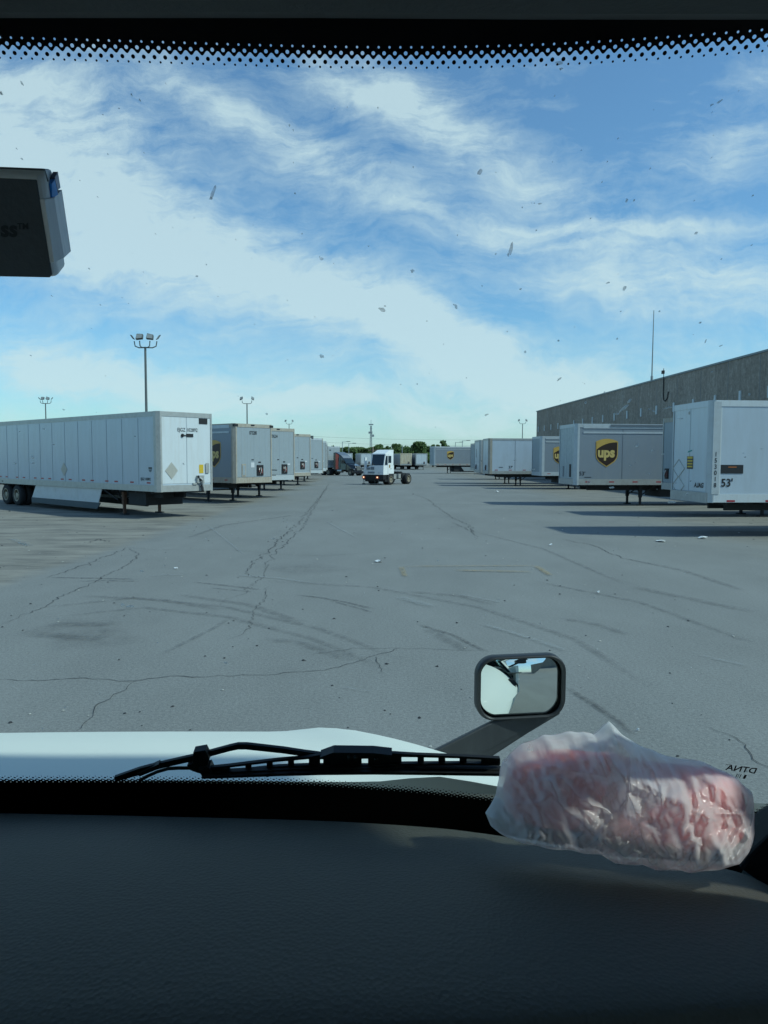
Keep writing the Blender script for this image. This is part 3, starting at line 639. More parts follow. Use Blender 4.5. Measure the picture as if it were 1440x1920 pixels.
# --- right row
def RT(label, loc, rz=4, **kw):
    return trailer(label, loc, R(rz), see=-1, group=GR, **kw)
# nearest right (g)
T, i = RT('nearest right trailer, plain white with 53 marking and black sign by its corner post', (9.65, 24.3), 4.5, body='whiteside', nose='white', rail='white', botrail='white', post='lightrail', postw=.03, seams=2.6, seammat='white', bot=1.12, gearx=4.3, split=True, tapez=1.085)
q = MB()
q.box(-.05, .0, -1.2, 1.2, 1.05, 1.36); q.build('nose_bumper', 'alu', T)
XR = Vector((1, 0, 0)); SY = -1.27
q = MB(); q.box(.30, .33, SY - .008, SY, 1.3, 3.9); q.box(.06, .29, SY - .03, SY + .05, 1.32, 4.08, 1); q.build('corner_trim', ['white', 'lightrail'], T)
text("53'", .33, (.36, SY, 1.55), XR, UP, 'lettering', 'letter', T, .010, width=.95, bold=.008)
q = MB().box(.34, 1.04, SY - .012, SY, 1.94, 2.20); sg = q.build('black_sign', 'letter', T)
text('HAULER', .07, (.56, SY, 2.11), XR, UP, 'lettering', 'orange', sg, .014, width=1) if False else MB().box(.57, .83, SY - .015, SY - .012, 2.12, 2.145).build('sign_line', 'orange', sg)
for k, chh in enumerate('153018'):
    text(chh, .19, (.12, SY, 2.45 - k * .185), XR, UP, 'lettering', 'letter', T, .034, width=.9, bold=.004)
for zc in (2.07, 1.52):
    q = MB(); 
    for s1, s2 in (((0, .29), (.42, 0)), ((.42, 0), (0, -.29)), ((0, -.29), (-.42, 0)), ((-.42, 0), (0, .29))):
        q.tube([(-.018, .72 + s1[0], zc + s1[1]), (-.018, .72 + s2[0], zc + s2[1])], .012, 5)
    q.build('placard_outline', 'placard', T)
sg = sticker(T, 'warning_sticker', 'letter', -.05, 2.26, .40, .40)
for k in range(4): MB().box(-.0235, -.021, -.22, .12, 2.11 + k * .09, 2.16 + k * .09 + (.02 if k == 3 else 0)).build('sticker_band', 'yellow', sg)
MB().prism([(-.16, -.03), (.12, .02), (.14, .06), (-.12, .02)], (-.014, -.03, 2.60), NR, UP, .0, .006).build('scribble', 'green', T)
text('A.IAG', .20, (-.016, -.36, 1.50), NR * 1.0, UP, 'lettering', 'letter', T, .004, width=1.15, bold=.008, shear=.2)
q = MB(); q.ico((-.02, .1, 3.82), .06, 1, 0, (.2, 1, 1)); q.ico((-.02, -.25, 1.32), .05, 1, 0, (.2, 1, 1)); q.build('scrape', 'placard', T)
# f
T, i = RT('grey trailer mostly hidden behind the nearest white right trailer', (12.2, 32.3), 4, body='upsgrey', nose='nosegrey', kind='ups', rail='rusty', botrail='alu', post='alu', seams=2.4, seammat='upsgrey', gearx=3.4)
connector(T, .7, 1.75, 1.1)
# e : grey parcel trailer
T, i = RT('dark grey parcel trailer with scratched nose and full gold shield on its side', (9.42, 39.7), 5, body='upsgrey', nose='scratched', kind='ups', rail='lightrail', botrail='alu', post='lightrail', seams=2.45, seammat='seamdark', gearx=3.6, postw=.10, split=True)
shield(T, (1.62, -1.278, 2.72), XR, UP, 1.14)
text("53'", .27, (.22, -1.27, 1.55), XR, UP, 'lettering', 'letter', T, .008, width=1.0, bold=.003)
MB().box(.5, .85, -1.277, -1.27, 1.44, 1.47).build('small_print', 'letter', T)
MB().box(-.02, -.012, -.75, -.45, 1.45, 2.1).build('connector_box', 'black', T); MB().box(-.02, -.012, .35, .6, 1.45, 2.0).build('vent_plate', 'seamdark', T)
MB().box(1.8, 16.1, -1.32, -1.292, 4.0, 4.09).build('roof_tarp_rail', 'seamdark', T)
MB().box(4.6, 6.6, -.9, .9, .45, 1.0).build('tank_box', 'frame', T)
# d
T, i = RT('grey parcel trailer whose gold shield is half hidden by the scratched nosed trailer', (12.0, 60.8), 4, body='upsgrey', nose='nosegrey', kind='ups', rail='lightrail', botrail='lightrail', post='lightrail', seams=2.4, seammat='upsgrey')
shield(T, (1.57, -1.278, 2.68), XR, UP, 1.14)
MB().box(1.5, 3.0, -.9, .9, .5, 1.0).build('tank_box', 'frame', T)
# c
T, i = RT('plain white trailer with wide seams right of the lane behind the parcel trailers', (8.87, 67.3), 4, body='whiteside', nose='white', seams=2.3, seammat='seamdark', post='rusty', rail='alu', botrail='alu')
text("57'", .30, (1.75, -1.27, 1.55), XR, UP, 'lettering', 'letter', T, .008, width=1.0, bold=.006); MB().box(.9, 1.25, -1.277, -1.27, 1.6, 1.68).build('small_print', 'seamdark', T)
connector(T, -.2, 1.6, 1.1)
T, i = RT('white trailer nose just left of the wide seamed white trailer', (8.85, 73.4), 4, body='white', nose='white', post='alu'); connector(T, .3, 1.6, 1.1); sticker(T, 'number_plate', 'seamdark', .3, 2.9, .2, .8)
T, i = RT('dull grey trailer beyond the white noses on the right', (10.2, 88.5), 6, body='upsgrey', nose='nosegrey', kind='ups', rail='alu')
T, i = RT('distant grey parcel trailer side-on with small gold shield', (7.7, 124.5), 12, body='upsgrey', nose='nosegrey', kind='ups', rail='lightrail', post='lightrail', postw=.1, bot=1.35, top=4.32)
MB().box(3.5, 15.0, -1.0, 1.0, .25, 1.25).build('tank_box', 'frame', T)  # plain dark box filling the space below the trailer floor
shield(T, (2.75, -1.278, 2.95), XR, UP, 1.16)
MB().prism([(4.6, 1.05), (8.4, 1.05), (8.4, .4), (5.1, .4)], (0, -1.2, 0), (1, 0, 0), UP, -.02, .02).build('side_skirt', 'nosegrey', T)
# far row facing us
fr = [(661, 'pale trailer at the far end seen past the red tractor hood', 'whiteside', 'white', 164), (698, 'white nosed trailer at the far end just left of the yard tractor', 'upsgrey', 'white', 166),
      (727, 'far trailer hidden mostly behind the yard tractor cab', 'upsgrey', 'nosegrey', 168), (772, 'beige rust streaked trailer at the far end right of the yard tractor', 'upsgrey', 'beige', 166),
      (801, 'white trailer at the far end beside the beige one', 'upsgrey', 'white', 166)]
for px, lb, bd, ns, Z in fr:
    X1 = (px - 720) / F * Z
    T, i = trailer(lb, (X1 - 1.3, Z), R(96), body=bd, nose=ns, post='alu' if ns != 'beige' else 'beige', rail='alu' if ns != 'beige' else 'beige', see=1, group=GF, top=3.5 if px < 800 else 3.5, bot=1.0)
    connector(T, -.6, 1.5, 1.0)

# ================================================================== YARD TRACTOR
yt = thing('yard_tractor', 'small white yard tractor with lit lamps driving without a trailer up the lane', 'truck', (-.95, 68.9, 0), R(-123))
# local: +x forward from the front face, +y is the vehicle's left
q = MB(); q.box(-.55, 0, -1.15, 1.05, .45, .92); q.box(-.9, -.1, -1.0, .95, .30, .46); bump_ = q.build('bumper', 'black', yt, bevel=.02)
q = MB(); q.box(-.12, .12, -1.15, -.95, .06, .12); q.box(-.12, .12, .05, 1.0, .06, .12); q.box(-.15, .13, -1.16, .2, .10, .14)
for yy in (-1.1, .1, .5): q.box(-.1, -.06, yy - .02, yy + .02, .1, .45)
q.build('step', 'pole', bump_)
q = MB()
q.add([(0, -1.1, .92), (0, 1.05, .92), (-1.75, 1.05, .92), (-1.75, -1.1, .92), (-.04, -1.1, 1.42), (-.04, -.3, 1.74), (-.04, 1.05, 1.76), (-1.75, 1.05, 1.76), (-1.75, -1.1, 1.5), (-.3, -.95, 1.55)],
      [(0, 1, 2, 3), (0, 4, 5, 6, 1), (1, 6, 7, 2), (3, 2, 7, 8), (0, 3, 8, 9, 4), (4, 9, 5), (5, 9, 8, 7, 6)])
q.build('hood', 'cabwhite', yt)
# cab shell: pillars and roof with raised fairing
def cabquad(yA, yB): pass
q = MB(); x0, x1 = -.06, -1.65; ya, yb = -.35, 1.06; xt = -.30; zt = 2.72
for (yy) in (ya, yb):   # front pillars
    s1 = 1 if yy > 0 else -1
    q.add([(x0, yy, 1.76), (x0 - .12, yy, 1.76), (xt - .12, yy, zt), (xt, yy, zt), (x0, yy - s1 * .07, 1.76), (x0 - .12, yy - s1 * .07, 1.76), (xt - .12, yy - s1 * .07, zt), (xt, yy - s1 * .07, zt)],
          [(0, 1, 2, 3), (4, 5, 6, 7), (0, 3, 7, 4), (1, 2, 6, 5), (0, 1, 5, 4), (3, 2, 6, 7)])
    q.box(x1, x1 + .35, min(yy, yy - s1 * .05), max(yy, yy - s1 * .05), 1.76, zt)      # rear pillar
    q.box(-.78, -.70, min(yy, yy - s1 * .05), max(yy, yy - s1 * .05), 1.76, zt)
    q.box(-1.3, -.30, min(yy, yy - s1 * .05), max(yy, yy - s1 * .05), 2.6, zt)
q.box(x1, x1 + .05, ya + .06, yb - .06, 1.76, zt)
q.build('cab', 'cabwhite', yt)
q = MB(); q.add([(xt + .03, ya, zt), (xt + .03, yb, zt), (x1, yb, zt), (x1, ya, zt), (xt + .0, ya, zt + .08), (xt + .0, yb, zt + .08), (-1.1, yb - .05, 3.13), (-1.1, ya + .05, 3.13), (x1, yb, 3.16), (x1, ya, 3.16)],
      [(0, 1, 2, 3), (0, 4, 5, 1), (4, 7, 6, 5), (7, 9, 8, 6), (3, 2, 8, 9), (1, 5, 6, 8, 2), (0, 3, 9, 7, 4)])
q.build('roof_fairing', 'cabwhite', yt)
q = MB(); q.add([(x0 - .02, ya + .07, 1.77), (x0 - .02, yb - .07, 1.77), (xt - .02, yb - .07, zt), (xt - .02, ya + .07, zt)], [(0, 1, 2, 3)]); q.build('windshield', 'darkglass', yt)
q = MB(); q.box(-1.28, -.79, yb - .03, yb - .01, 1.98, 2.58); q.build('side_window', 'darkglass', yt)
q = MB(); q.add([(-.14, yb - .02, 1.85), (-.70, yb - .02, 1.85), (-.70, yb - .02, 2.58), (-.36, yb - .02, 2.58)], [(0, 1, 2, 3)]); q.build('quarter_window', 'darkglass', yt)
q = MB(); q.box(-1.30, -.74, yb + .001, yb + .02, 1.0, 1.96); dr = q.build('door', 'cabwhite', yt)
MB().prism([(-.10, .16), (.10, .16), (.10, -.08), (0, -.18), (-.10, -.08)], (-1.0, yb + .02, 1.66), (-1, 0, 0), UP, .001, .006).build('door_emblem', 'gold', dr)
MB().prism([(-.07, .10), (.07, .10), (.07, -.06), (0, -.13), (-.07, -.06)], (-1.0, yb + .02, 1.66), (-1, 0, 0), UP, .006, .009).build('emblem_field', 'brown', dr)
MB().box(-1.26, -1.14, yb + .02, yb + .05, 1.42, 1.46).build('door_handle', 'black', dr)
for (yA, yB, zA, zB) in ((-.75, -.42, 1.36, 1.56), (-.32, .05, 1.36, 1.62), (-.62, .10, 1.02, 1.18)):
    q = MB(); q.box(-.03, .015, yA, yB, zA, zB)
    for k in range(4): zz = zA + (zB - zA) * (k + .5) / 4; q.box(.015, .022, yA + .01, yB - .01, zz - .012, zz + .012, 1)
    q.build('grille', ['seamdark', 'seam'], yt)
for yy in (-1.02, .55):
    MB().lathe([(.07, 0), (.07, .03), (.05, .04)], (.0, yy, 1.08), (1, 0, 0), 12).build('headlight', 'reflwhite', yt)
for yy in (-1.06, .42):
    q = MB().box(-.04, .02, yy - .17, yy + .17, .56, .78).build('lamp_housing', 'redpaint', bump_)
    MB().lathe([(.065, 0), (.065, .03), (.03, .04)], (.02, yy, .68), (1, 0, 0), 12).build('running_lamp', 'lamp', bump_)
MB().box(-.42, -.18, -1.14, -1.02, .92, 2.45).build('air_intake', 'cabwhite', yt)
q = MB(); q.box(-4.75, -.6, -.45, -.33, .62, .95); q.box(-4.75, -.6, .33, .45, .62, .95)
for xx in (-2.0, -2.9, -3.6, -4.6): q.box(xx - .05, xx + .05, -.33, .33, .66, .9)
q.box(-4.8, -3.4, -.5, .5, .95, 1.02); q.tube([(-1.15, -.9, .5), (-1.15, .9, .5)], .06); q.tube([(-4.1, -.9, .505), (-4.1, .9, .505)], .09)
q.build('chassis', 'frame', yt)
q = MB(); q.lathe([(.5, 0), (.5, .06), (.45, .08)], (-3.9, 0, 1.08), (0, 0, 1), 20); q.box(-4.4, -3.5, -.35, .35, 1.0, 1.09); q.build('fifth_wheel', 'frame', yt)
q = MB(); q.lathe([(.05, -.45), (.2, -.4), (.25, -.2), (.25, .2), (.2, .4), (.05, .45)], (-2.05, .15, 1.2), (0, 1, 0), 16); q.build('air_tank', 'tank', yt, True)
q = MB(); q.box(-2.35, -1.9, .5, .95, .52, .95); q.box(-3.2, -2.8, .5, .9, .55, .95); q.box(-3.2, -2.2, .93, .98, .45, .5); q.build('battery_box', 'alu', yt)
q = MB(); q.box(-1.75, -.95, .62, 1.1, .95, 1.0); q.tube([(-1.62, 1.0, .95), (-1.75, 1.0, .55)], .03); q.box(-.62, -.2, .95, 1.1, .30, .5); q.build('fender', 'black', yt)
for yy, s1 in ((.90, 1), (-.90, -1)):
    wheel(yt, -1.18, yy - s1 * .1, s1, s=1.0); wheel(yt, -4.1, yy, s1, s=1.0)

# ================================================================== RED AND BLACK ROAD TRACTOR
fx = Vector((.747, -.665)); rt = thing('road_tractor', 'red and black road tractor with chrome grille hitched to a pale trailer', 'truck', (-7.1 + .747 * .9, 109 - .665 * .9, 0), math.atan2(-.665, .747))
q = MB(); q.add([(0, -1.2, .9), (1.5, -1.2, .9), (1.5, 1.2, .9), (0, 1.2, .9), (0, -1.2, 3.65), (.35, -1.2, 3.75), (1.5, -1.05, 3.2), (1.5, 1.05, 3.2), (.35, 1.2, 3.75), (0, 1.2, 3.65)],
      [(0, 3, 2, 1), (0, 1, 6, 5, 4), (3, 9, 8, 7, 2), (0, 4, 9, 3), (4, 5, 8, 9), (5, 6, 7, 8), (1, 2, 7, 6)]); q.build('sleeper', 'blackpaint', rt, bevel=.06)
for sy in (-1, 1): MB().prism([(.55, 1.0), (1.15, 1.0), (1.15, 3.30), (.55, 3.55)], (0, sy * 1.2, 0), (1, 0, 0), UP, -.02, .02).build('side_extender', 'redpaint', rt)
q = MB(); q.add([(1.5, -1.15, .9), (2.75, -1.1, .9), (2.75, 1.1, .9), (1.5, 1.15, .9), (1.5, -1.05, 3.2), (2.05, -1.0, 2.75), (2.75, -1.05, 1.95), (2.75, 1.05, 1.95), (2.05, 1.0, 2.75), (1.5, 1.05, 3.2)],
      [(0, 3, 2, 1), (0, 1, 6, 5, 4), (3, 9, 8, 7, 2), (0, 4, 9, 3), (4, 5, 8, 9), (5, 6, 7, 8), (1, 2, 7, 6)]); q.build('cab', 'blackpaint', rt, bevel=.05)
q = MB(); q.add([(2.10, -.96, 2.72), (2.77, -1.0, 1.98), (2.77, 1.0, 1.98), (2.10, .96, 2.72)], [(0, 1, 2, 3)]); q.build('windshield', 'darkglass', rt)
q = MB(); q.add([(.37, -1.0, 3.78), (1.5, -.95, 3.24), (2.02, -.9, 2.80), (2.02, .9, 2.80), (1.5, .95, 3.24), (.37, 1.0, 3.78)], [(0, 1, 4, 5), (1, 2, 3, 4)]); q.build('roof_fairing', 'chrome', rt)
for sy in (-1, 1): MB().box(1.75, 2.45, sy * 1.12 - .01, sy * 1.12 + .01, 1.95, 2.5).build('side_window', 'darkglass', rt)
q = MB(); q.add([(2.75, -1.0, .8), (4.5, -.85, .75), (4.5, .85, .75), (2.75, 1.0, .8), (2.75, -.98, 1.95), (4.35, -.62, 1.62), (4.55, -.6, 1.2), (4.55, .6, 1.2), (4.35, .62, 1.62), (2.75, .98, 1.95)],
      [(0, 3, 2, 1), (0, 1, 6, 5, 4), (3, 9, 8, 7, 2), (4, 5, 8, 9), (5, 6, 7, 8), (1, 2, 7, 6)]); q.build('hood', 'blackpaint', rt, bevel=.08)
MB().box(4.5, 4.62, -.42, .42, .85, 1.55).build('grille', 'chrome', rt, bevel=.02); MB().box(2.9, 4.2, -.5, .5, 1.86, 1.9).build('hood_trim', 'chrome', rt) if False else None
MB().box(4.45, 4.75, -1.15, 1.15, .35, .75).build('front_bumper', 'blackpaint', rt, bevel=.04)
for sy in (-1, 1):
    MB().ico((4.3, sy * .85, 1.0), .18, 2, 0, (1, .6, .8)).build('headlight', 'chrome', rt)
    MB().box(3.2, 4.3, sy * 1.0 - .15, sy * 1.0 + .15, 1.02, 1.14).build('fender', 'blackpaint', rt, bevel=.05)
    MB().box(2.3, 2.38, sy * 1.38 - .08, sy * 1.38 + .08, 1.9, 2.5).build('door_mirror', 'blackpaint', rt)
    MB().lathe([(.3, -.5), (.3, .5)], (1.4, sy * .95, .75), (1, 0, 0), 16).build('fuel_tank', 'chrome', rt)
    wheel(rt, 3.75, sy * .88, sy); wheel(rt, -1.2, sy * .9, sy); wheel(rt, -2.5, sy * .9, sy)
q = MB(); q.box(-3.2, 2.8, -.45, -.35, .65, .95); q.box(-3.2, 2.8, .35, .45, .65, .95); q.box(-2.2, -1.5, -.5, .5, .95, 1.05); q.build('chassis', 'frame', rt)

rt.scale = (.86, .86, .86)
# ================================================================== WAREHOUSE
def wx(Z): return 26 + (52 - Z) * .0333
H = 9.7
wh = thing('warehouse', 'long brown concrete warehouse behind the right row of trailers', 'building', (26, 52, 0), 0)
o0 = Vector((26, 52, 0))
Zf, Zn = 120.3, -60
a, b = Vector((wx(Zf), Zf, 0)) - o0, Vector((wx(Zn), Zn, 0)) - o0
q = MB(); q.add([a, b, b + Vector((70, 0, 0)), a + Vector((70, 0, 0)), a + UP * H, b + UP * H, b + Vector((70, 0, H)), a + Vector((70, 0, H))],
      [(3, 2, 1, 0), (4, 5, 6, 7), (0, 1, 5, 4), (1, 2, 6, 5), (2, 3, 7, 6), (3, 0, 4, 7)])
q.build('wall', 'aggregate', wh)
dirv = (b - a).normalized(); outv = Vector((-1, -.0333, 0)).normalized()
q = MB(); 
def wbox(mb_, Z, s0, s1, z0, z1, d0, d1, mi=0):
    p = Vector((wx(Z), Z, 0)) - o0
    vs = [p + dirv * s + UP * z + outv * d for z in (z0, z1) for d in (d0, d1) for s in (s0, s1)]
    mb_.add(vs, [(0, 2, 3, 1), (4, 5, 7, 6), (0, 1, 5, 4), (2, 6, 7, 3), (0, 4, 6, 2), (1, 3, 7, 5)], mi)
wbox(q, Zf, -.1, 180.4, H, H + .14, -.4, .08); q.box(a.x, a.x + 70, a.y - .3, a.y + .1, H, H + .13); q.build('coping', 'wallcoping', wh)
q = MB(); Z = 118.0
while Z > -50: wbox(q, Z, -.02, .02, 0, H, .001, .006); Z -= 4.6
q.build('panel_joint', 'seamdark', wh)
for Z in [118.9 - 3.92 * k for k in range(30)]:
    q = MB(); wbox(q, Z, .7, 3.1, 1.25, 4.2, .0, .03); wbox(q, Z, .55, .7, 1.1, 4.4, 0, .35); wbox(q, Z, 3.1, 3.25, 1.1, 4.4, 0, .35); wbox(q, Z, .55, 3.25, 4.2, 4.4, 0.03, .35); q.build('dock_door', 'dockdoor', wh)
    if 50 < Z < 120 and not (100 < Z < 106):
        q = MB(); wbox(q, Z, -.14, .14, 6.55, 7.35, .01, .10); q.build('dock_lamp', 'plate', wh)  # pale unlit plate on the wall above the dock
# cable loop hanging on the wall
Z = 70.3; q = MB(); p = Vector((wx(Z), Z, 0))
def wp(s, z, d=.08): return p + dirv * s + UP * z + outv * d - Vector((0, 0, 0))
q.tube([wp(0, 9.85), wp(0, 9.2), wp(0, 8.3), wp(.12, 7.75), wp(.5, 7.6), wp(.95, 7.85), wp(1.15, 8.4)], .045, 6)
q.tube([wp(0, 9.85), wp(-.05, 10.6)], .03, 6); q.box(p.x - .25, p.x - .05, p.y - .15, p.y + .15, 10.1, 10.4)
tag(q.build('hanging_cable', 'black'), 'dark cable looping down from the warehouse roof edge', 'cable')
# antenna above the roof
ab = atY(1222, 716, 75); at_ = atY(1224, 582, 75)
q = MB(); q.tube([(ab.x, 75, 9.7), (ab.x + .02, 75, at_.z)], .07, 6, 0, .035); q.tube([(ab.x, 75, 9.7), (ab.x, 75, 10.4)], .12, 6)
q.box(ab.x - .3, ab.x + .3, 74.7, 75.3, 9.7, 9.78)
tag(q.build('antenna_mast', 'mast'), 'thin tall antenna mast standing on the warehouse roof', 'antenna')

# ================================================================== LIGHT POLES
def light_pole(label, px, py, Z, heads=4, r=.12, group='floodlight poles over the yard'):
    p = atY(px, py, Z); h = p.z
    T = thing('light_pole', label, 'light pole', (p.x, Z, 0), 0, group)
    MB().tube([(0, 0, 0), (0, 0, h - .75)], r, 10, 0, r * .7).build('pole', 'pole', T)
    q = MB(); arms = [(-.88, .1), (-.40, -.1), (.40, -.1), (.88, .1)][:4] if heads == 4 else [(-.75, 0), (.75, 0)]
    for ax, ay_ in arms: q.tube([(0, 0, h - .8), (ax * .6, ay_, h - .8), (ax * .92, ay_, h - .68), (ax, ay_, h - .3)], .045, 6)
    q.build('crossarm', 'pole', T)
    for ax, ay_ in arms:
        t = 1 if ax > 0 else -1; big = abs(ax) < .6
        wd = .27 if big else .10 if heads == 4 else .24
        q = MB(); c = Vector((ax + (t * .12 if not big else 0), ay_, h))
        rr = Vector((math.cos(R(25) * t), 0, -math.sin(R(25) * t))) if not big else Vector((1, 0, -.1 * t)).normalized()
        uu = Vector((0, .35, .94)); 
        if not big and heads == 4: rr, uu = Vector((t * .25, 0, .1)).normalized(), Vector((t * .55, 0, .8)).normalized(); 
        q.prism([(-wd, -.20), (wd, -.20), (wd, .18), (-wd * .8, .24)], c, rr, uu, -.12, .12)
        hd = q.build('floodlight', 'lamphead', T, bevel=.03)
        MB().prism([(-wd * .8, -.18), (wd * .8, -.18), (wd * .8, .16), (-wd * .8, .16)], c, rr, uu, .121, .135).build('lamp_glass', 'glassgrey', hd)
    return T
light_pole('tall light pole with four floodlights behind the nearest left trailer', 272, 632, 60)
light_pole('distant light pole at far left above the nearest trailer', 85, 747, 122, 4)
light_pole('light pole with two floodlights above the second left trailer', 463, 747, 118, 2, group='two headed floodlight poles')
light_pole('small two headed light pole above the fourth left trailer', 542, 789, 190, 2, group='two headed floodlight poles')
light_pole('small light pole standing left of the warehouse end wall', 980, 788, 178, 2, group='two headed floodlight poles')
def street_lamp(label, px, py, Z, d=1, two=False):
    p = atY(px, py, Z); h = p.z; T = thing('street_lamp', label, 'street lamp', (p.x, Z, 0), 0, 'thin street lamps beyond the yard')
    MB().tube([(0, 0, 0), (0, 0, h)], .11, 6, 0, .07).build('pole', 'mast', T)
    q = MB(); q.tube([(0, 0, h - .1), (d * 1.2, 0, h)], .05, 5); 
    q.build('arm', 'mast', T); MB().box(min(d * 1.0, d * 1.9), max(d * 1.0, d * 1.9), -.15, .15, h - .06, h + .08).build('lamp_head', 'pole', T)
street_lamp('street lamp above the road tractor in front of the trees', 642, 828, 185)
street_lamp('second street lamp right of the road tractor', 654, 831, 200)
street_lamp('street lamp above the left end of the distant parcel trailer', 854, 829, 190)
street_lamp('street lamp above the right end of the distant parcel trailer', 867, 826, 185)
# lattice mast
p = atY(695.7, 790, 330); T = thing('radio_mast', 'tall slim radio mast rising above the far trees', 'mast', (p.x, 330, 0))
q = MB()
for sx, sy in ((-.5, -.4), (.5, -.4), (0, .5)): q.tube([(sx * 1.2, sy, 0), (sx * .45, sy * .5, p.z - 2)], .12, 5)
for k in range(14): z_ = k * (p.z - 2) / 14; q.tube([(-.5, -.3, z_), (.5, -.3, z_ + 1.3)], .07, 4); q.tube([(.5, -.3, z_), (-.5, -.3, z_ + 1.3)], .07, 4)
q.build('lattice', 'mast', T); q = MB(); q.tube([(0, 0, p.z - 3), (0, 0, p.z + .6)], .08, 5)
q.build('spire', 'mast', T); q = MB(); q.box(-1.0, 1.0, -.3, .3, p.z - 1.6, p.z - 1.1); q.box(-1.1, .6, -.3, .3, p.z - 5.2, p.z - 4.4); q.box(.3, 1.3, -.3, .3, p.z - 6.6, p.z - 5.6); q.build('aerials', 'mast', T)
for px, top, Z, lb in ((699, 838, 150, 'brown timber utility pole left of the yard tractor cab'), (585, 817, 140, 'dark stub pole above the fifth left trailer'), (754, 838, 172, 'pale thin post behind the beige trailer')):
    p = atY(px, top, Z); q = MB(); q.tube([(0, 0, 0), (0, 0, p.z)], .22 if px != 754 else .08, 8, 0, .16 if px != 754 else .08); 
    if px == 699: q.box(-.9, .9, -.06, .06, p.z - .7, p.z - .55)
    if px == 585: q.box(-.25, .25, -.2, .2, p.z - .9, p.z)
    if px == 754: q.box(-.1, .5, -.08, .08, p.z - .05, p.z + .05)
    o = q.build('utility_pole', {699: 'wood', 585: 'pole', 754: 'mast'}[px]); o.location = (p.x, Z, 0); tag(o, lb, 'pole')
# power lines
for k, (ya, yb) in enumerate(((816, 822), (826, 833), (838, 841))):
    q = MB(); A, B = atY(540, ya, 260), atY(1010, yb, 320); pts = []
    for j in range(25): f = j / 24; pp = A.lerp(B, f); pp.z -= 3.0 * 4 * f * (1 - f) * .35; pts.append(pp)
    q.tube(pts, .035, 4); tag(q.build('power_line', 'pole'), ['highest', 'middle', 'lowest'][k] + ' of three faint power lines crossing the sky above the far trees', 'cable', 'power lines')

# ================================================================== TREES
def tree(label, px, top, Z, wpx, kind=0, seed=1):
    rnd = random.Random(seed); p = atY(px, top, Z); h = p.z; rx = wpx / F * Z / 2 * 1.25
    T = thing('tree', label, 'tree', (p.x, Z, 0), 0, 'trees beyond the far end of the yard')
    q = MB(); q.tube([(0, 0, 0), (.1, 0, h * .35), (-.1, .1, h * .7)], .28, 7, 0, .1)
    for k in range(6):
        a = rnd.uniform(0, 6.28); q.tube([(0, 0, h * rnd.uniform(.25, .5)), (math.cos(a) * rx * .6, math.sin(a) * rx * .4, h * rnd.uniform(.55, .85))], .1, 5, 0, .04)
    q.build('trunk', 'bark', T)
    c = MB(); cl = []
    for k in range(26 if kind != 2 else 12):
        zz = rnd.uniform(.25, .92); half = rx * (math.sin(math.pi * min(.97, zz * .85 + .08)) ** .6)
        cl.append((rnd.uniform(-1, 1) * half * .85, rnd.uniform(-.7, .7) * rx * .7, zz * h, rnd.uniform(.22, .40) * rx * (1.2 - .45 * zz)))
    cl.append((0, 0, h * .92, rx * .16))
    for (cx, cy, cz, cr) in cl:
        nn = int(150 if kind != 2 else 90)
        for j in range(nn):
            v = Vector((rnd.gauss(0, 1), rnd.gauss(0, 1), rnd.gauss(0, 1))).normalized() * cr * rnd.uniform(.55, 1.12); v.z *= .75
            pc = Vector((cx, cy, cz)) + v
            if pc.z > h: pc.z = h - rnd.random() * .3
            s_ = rnd.uniform(.18, .42); d1 = Vector((rnd.gauss(0, 1), rnd.gauss(0, 1), rnd.gauss(0, 1))).normalized(); d2 = d1.orthogonal().normalized()
            c.add([pc + d1 * s_, pc + d2 * s_ * .7, pc - d1 * s_, pc - d2 * s_ * .7], [(0, 1, 2, 3)])
    c.build('crown', 'leaf', T)
TL = [(650, 838, 230, 34, 0, 'leftmost low bushy tree behind the road tractor'), (668, 839, 235, 40, 0, 'low rounded tree just left of the radio mast'), (684, 840, 232, 30, 0, 'low tree at the foot of the radio mast'),
      (707, 833, 215, 24, 0, 'round dark tree behind the brown timber pole'), (727, 835, 225, 7, 2, 'slim pointed tree behind the yard tractor roof'), (716, 842, 240, 26, 0, 'low dark tree between the round and the slim one'),
      (748, 832, 220, 30, 0, 'broad dark tree right of the yard tractor'), (765, 837, 226, 22, 0, 'low tree filling the gap right of the broad dark one'), (785, 828, 215, 42, 0, 'tallest dense tree above the white far trailer'),
      (812, 833, 225, 28, 0, 'loose green tree above the left end of the distant parcel trailer'), (828, 825, 218, 26, 2, 'loose light tree with open branches over the distant parcel trailer'), (735, 843, 245, 36, 0, 'low tree hidden low behind the yard tractor'), (868, 838, 240, 24, 0, 'low tree tops behind the grey trailers at right')]
for k, (px, tp, Z, wp_, kd, lb) in enumerate(TL): tree(lb, px, tp, Z, wp_, kd, k + 3)
q = MB(); rnd = random.Random(5)
for j in range(14000):
    X_ = rnd.uniform(-120, 120); hh = 5.9 + 1.0 * noise.noise(Vector((X_ * .08, 0, 0))) + .5 * noise.noise(Vector((X_ * .5, 0, 0)))
    pc = Vector((X_, 262 + rnd.uniform(-4, 4), hh * rnd.random() ** .45)); s_ = rnd.uniform(.3, .7)
    d1 = Vector((rnd.gauss(0, 1), rnd.gauss(0, 1), rnd.gauss(0, 1))).normalized(); d2 = d1.orthogonal().normalized()
    q.add([pc + d1 * s_, pc + d2 * s_ * .7, pc - d1 * s_, pc - d2 * s_ * .7], [(0, 1, 2, 3)])
tag(q.build('far_hedge', 'leaf'), 'low dark mass of trees along the horizon', 'hedge', kind='stuff')

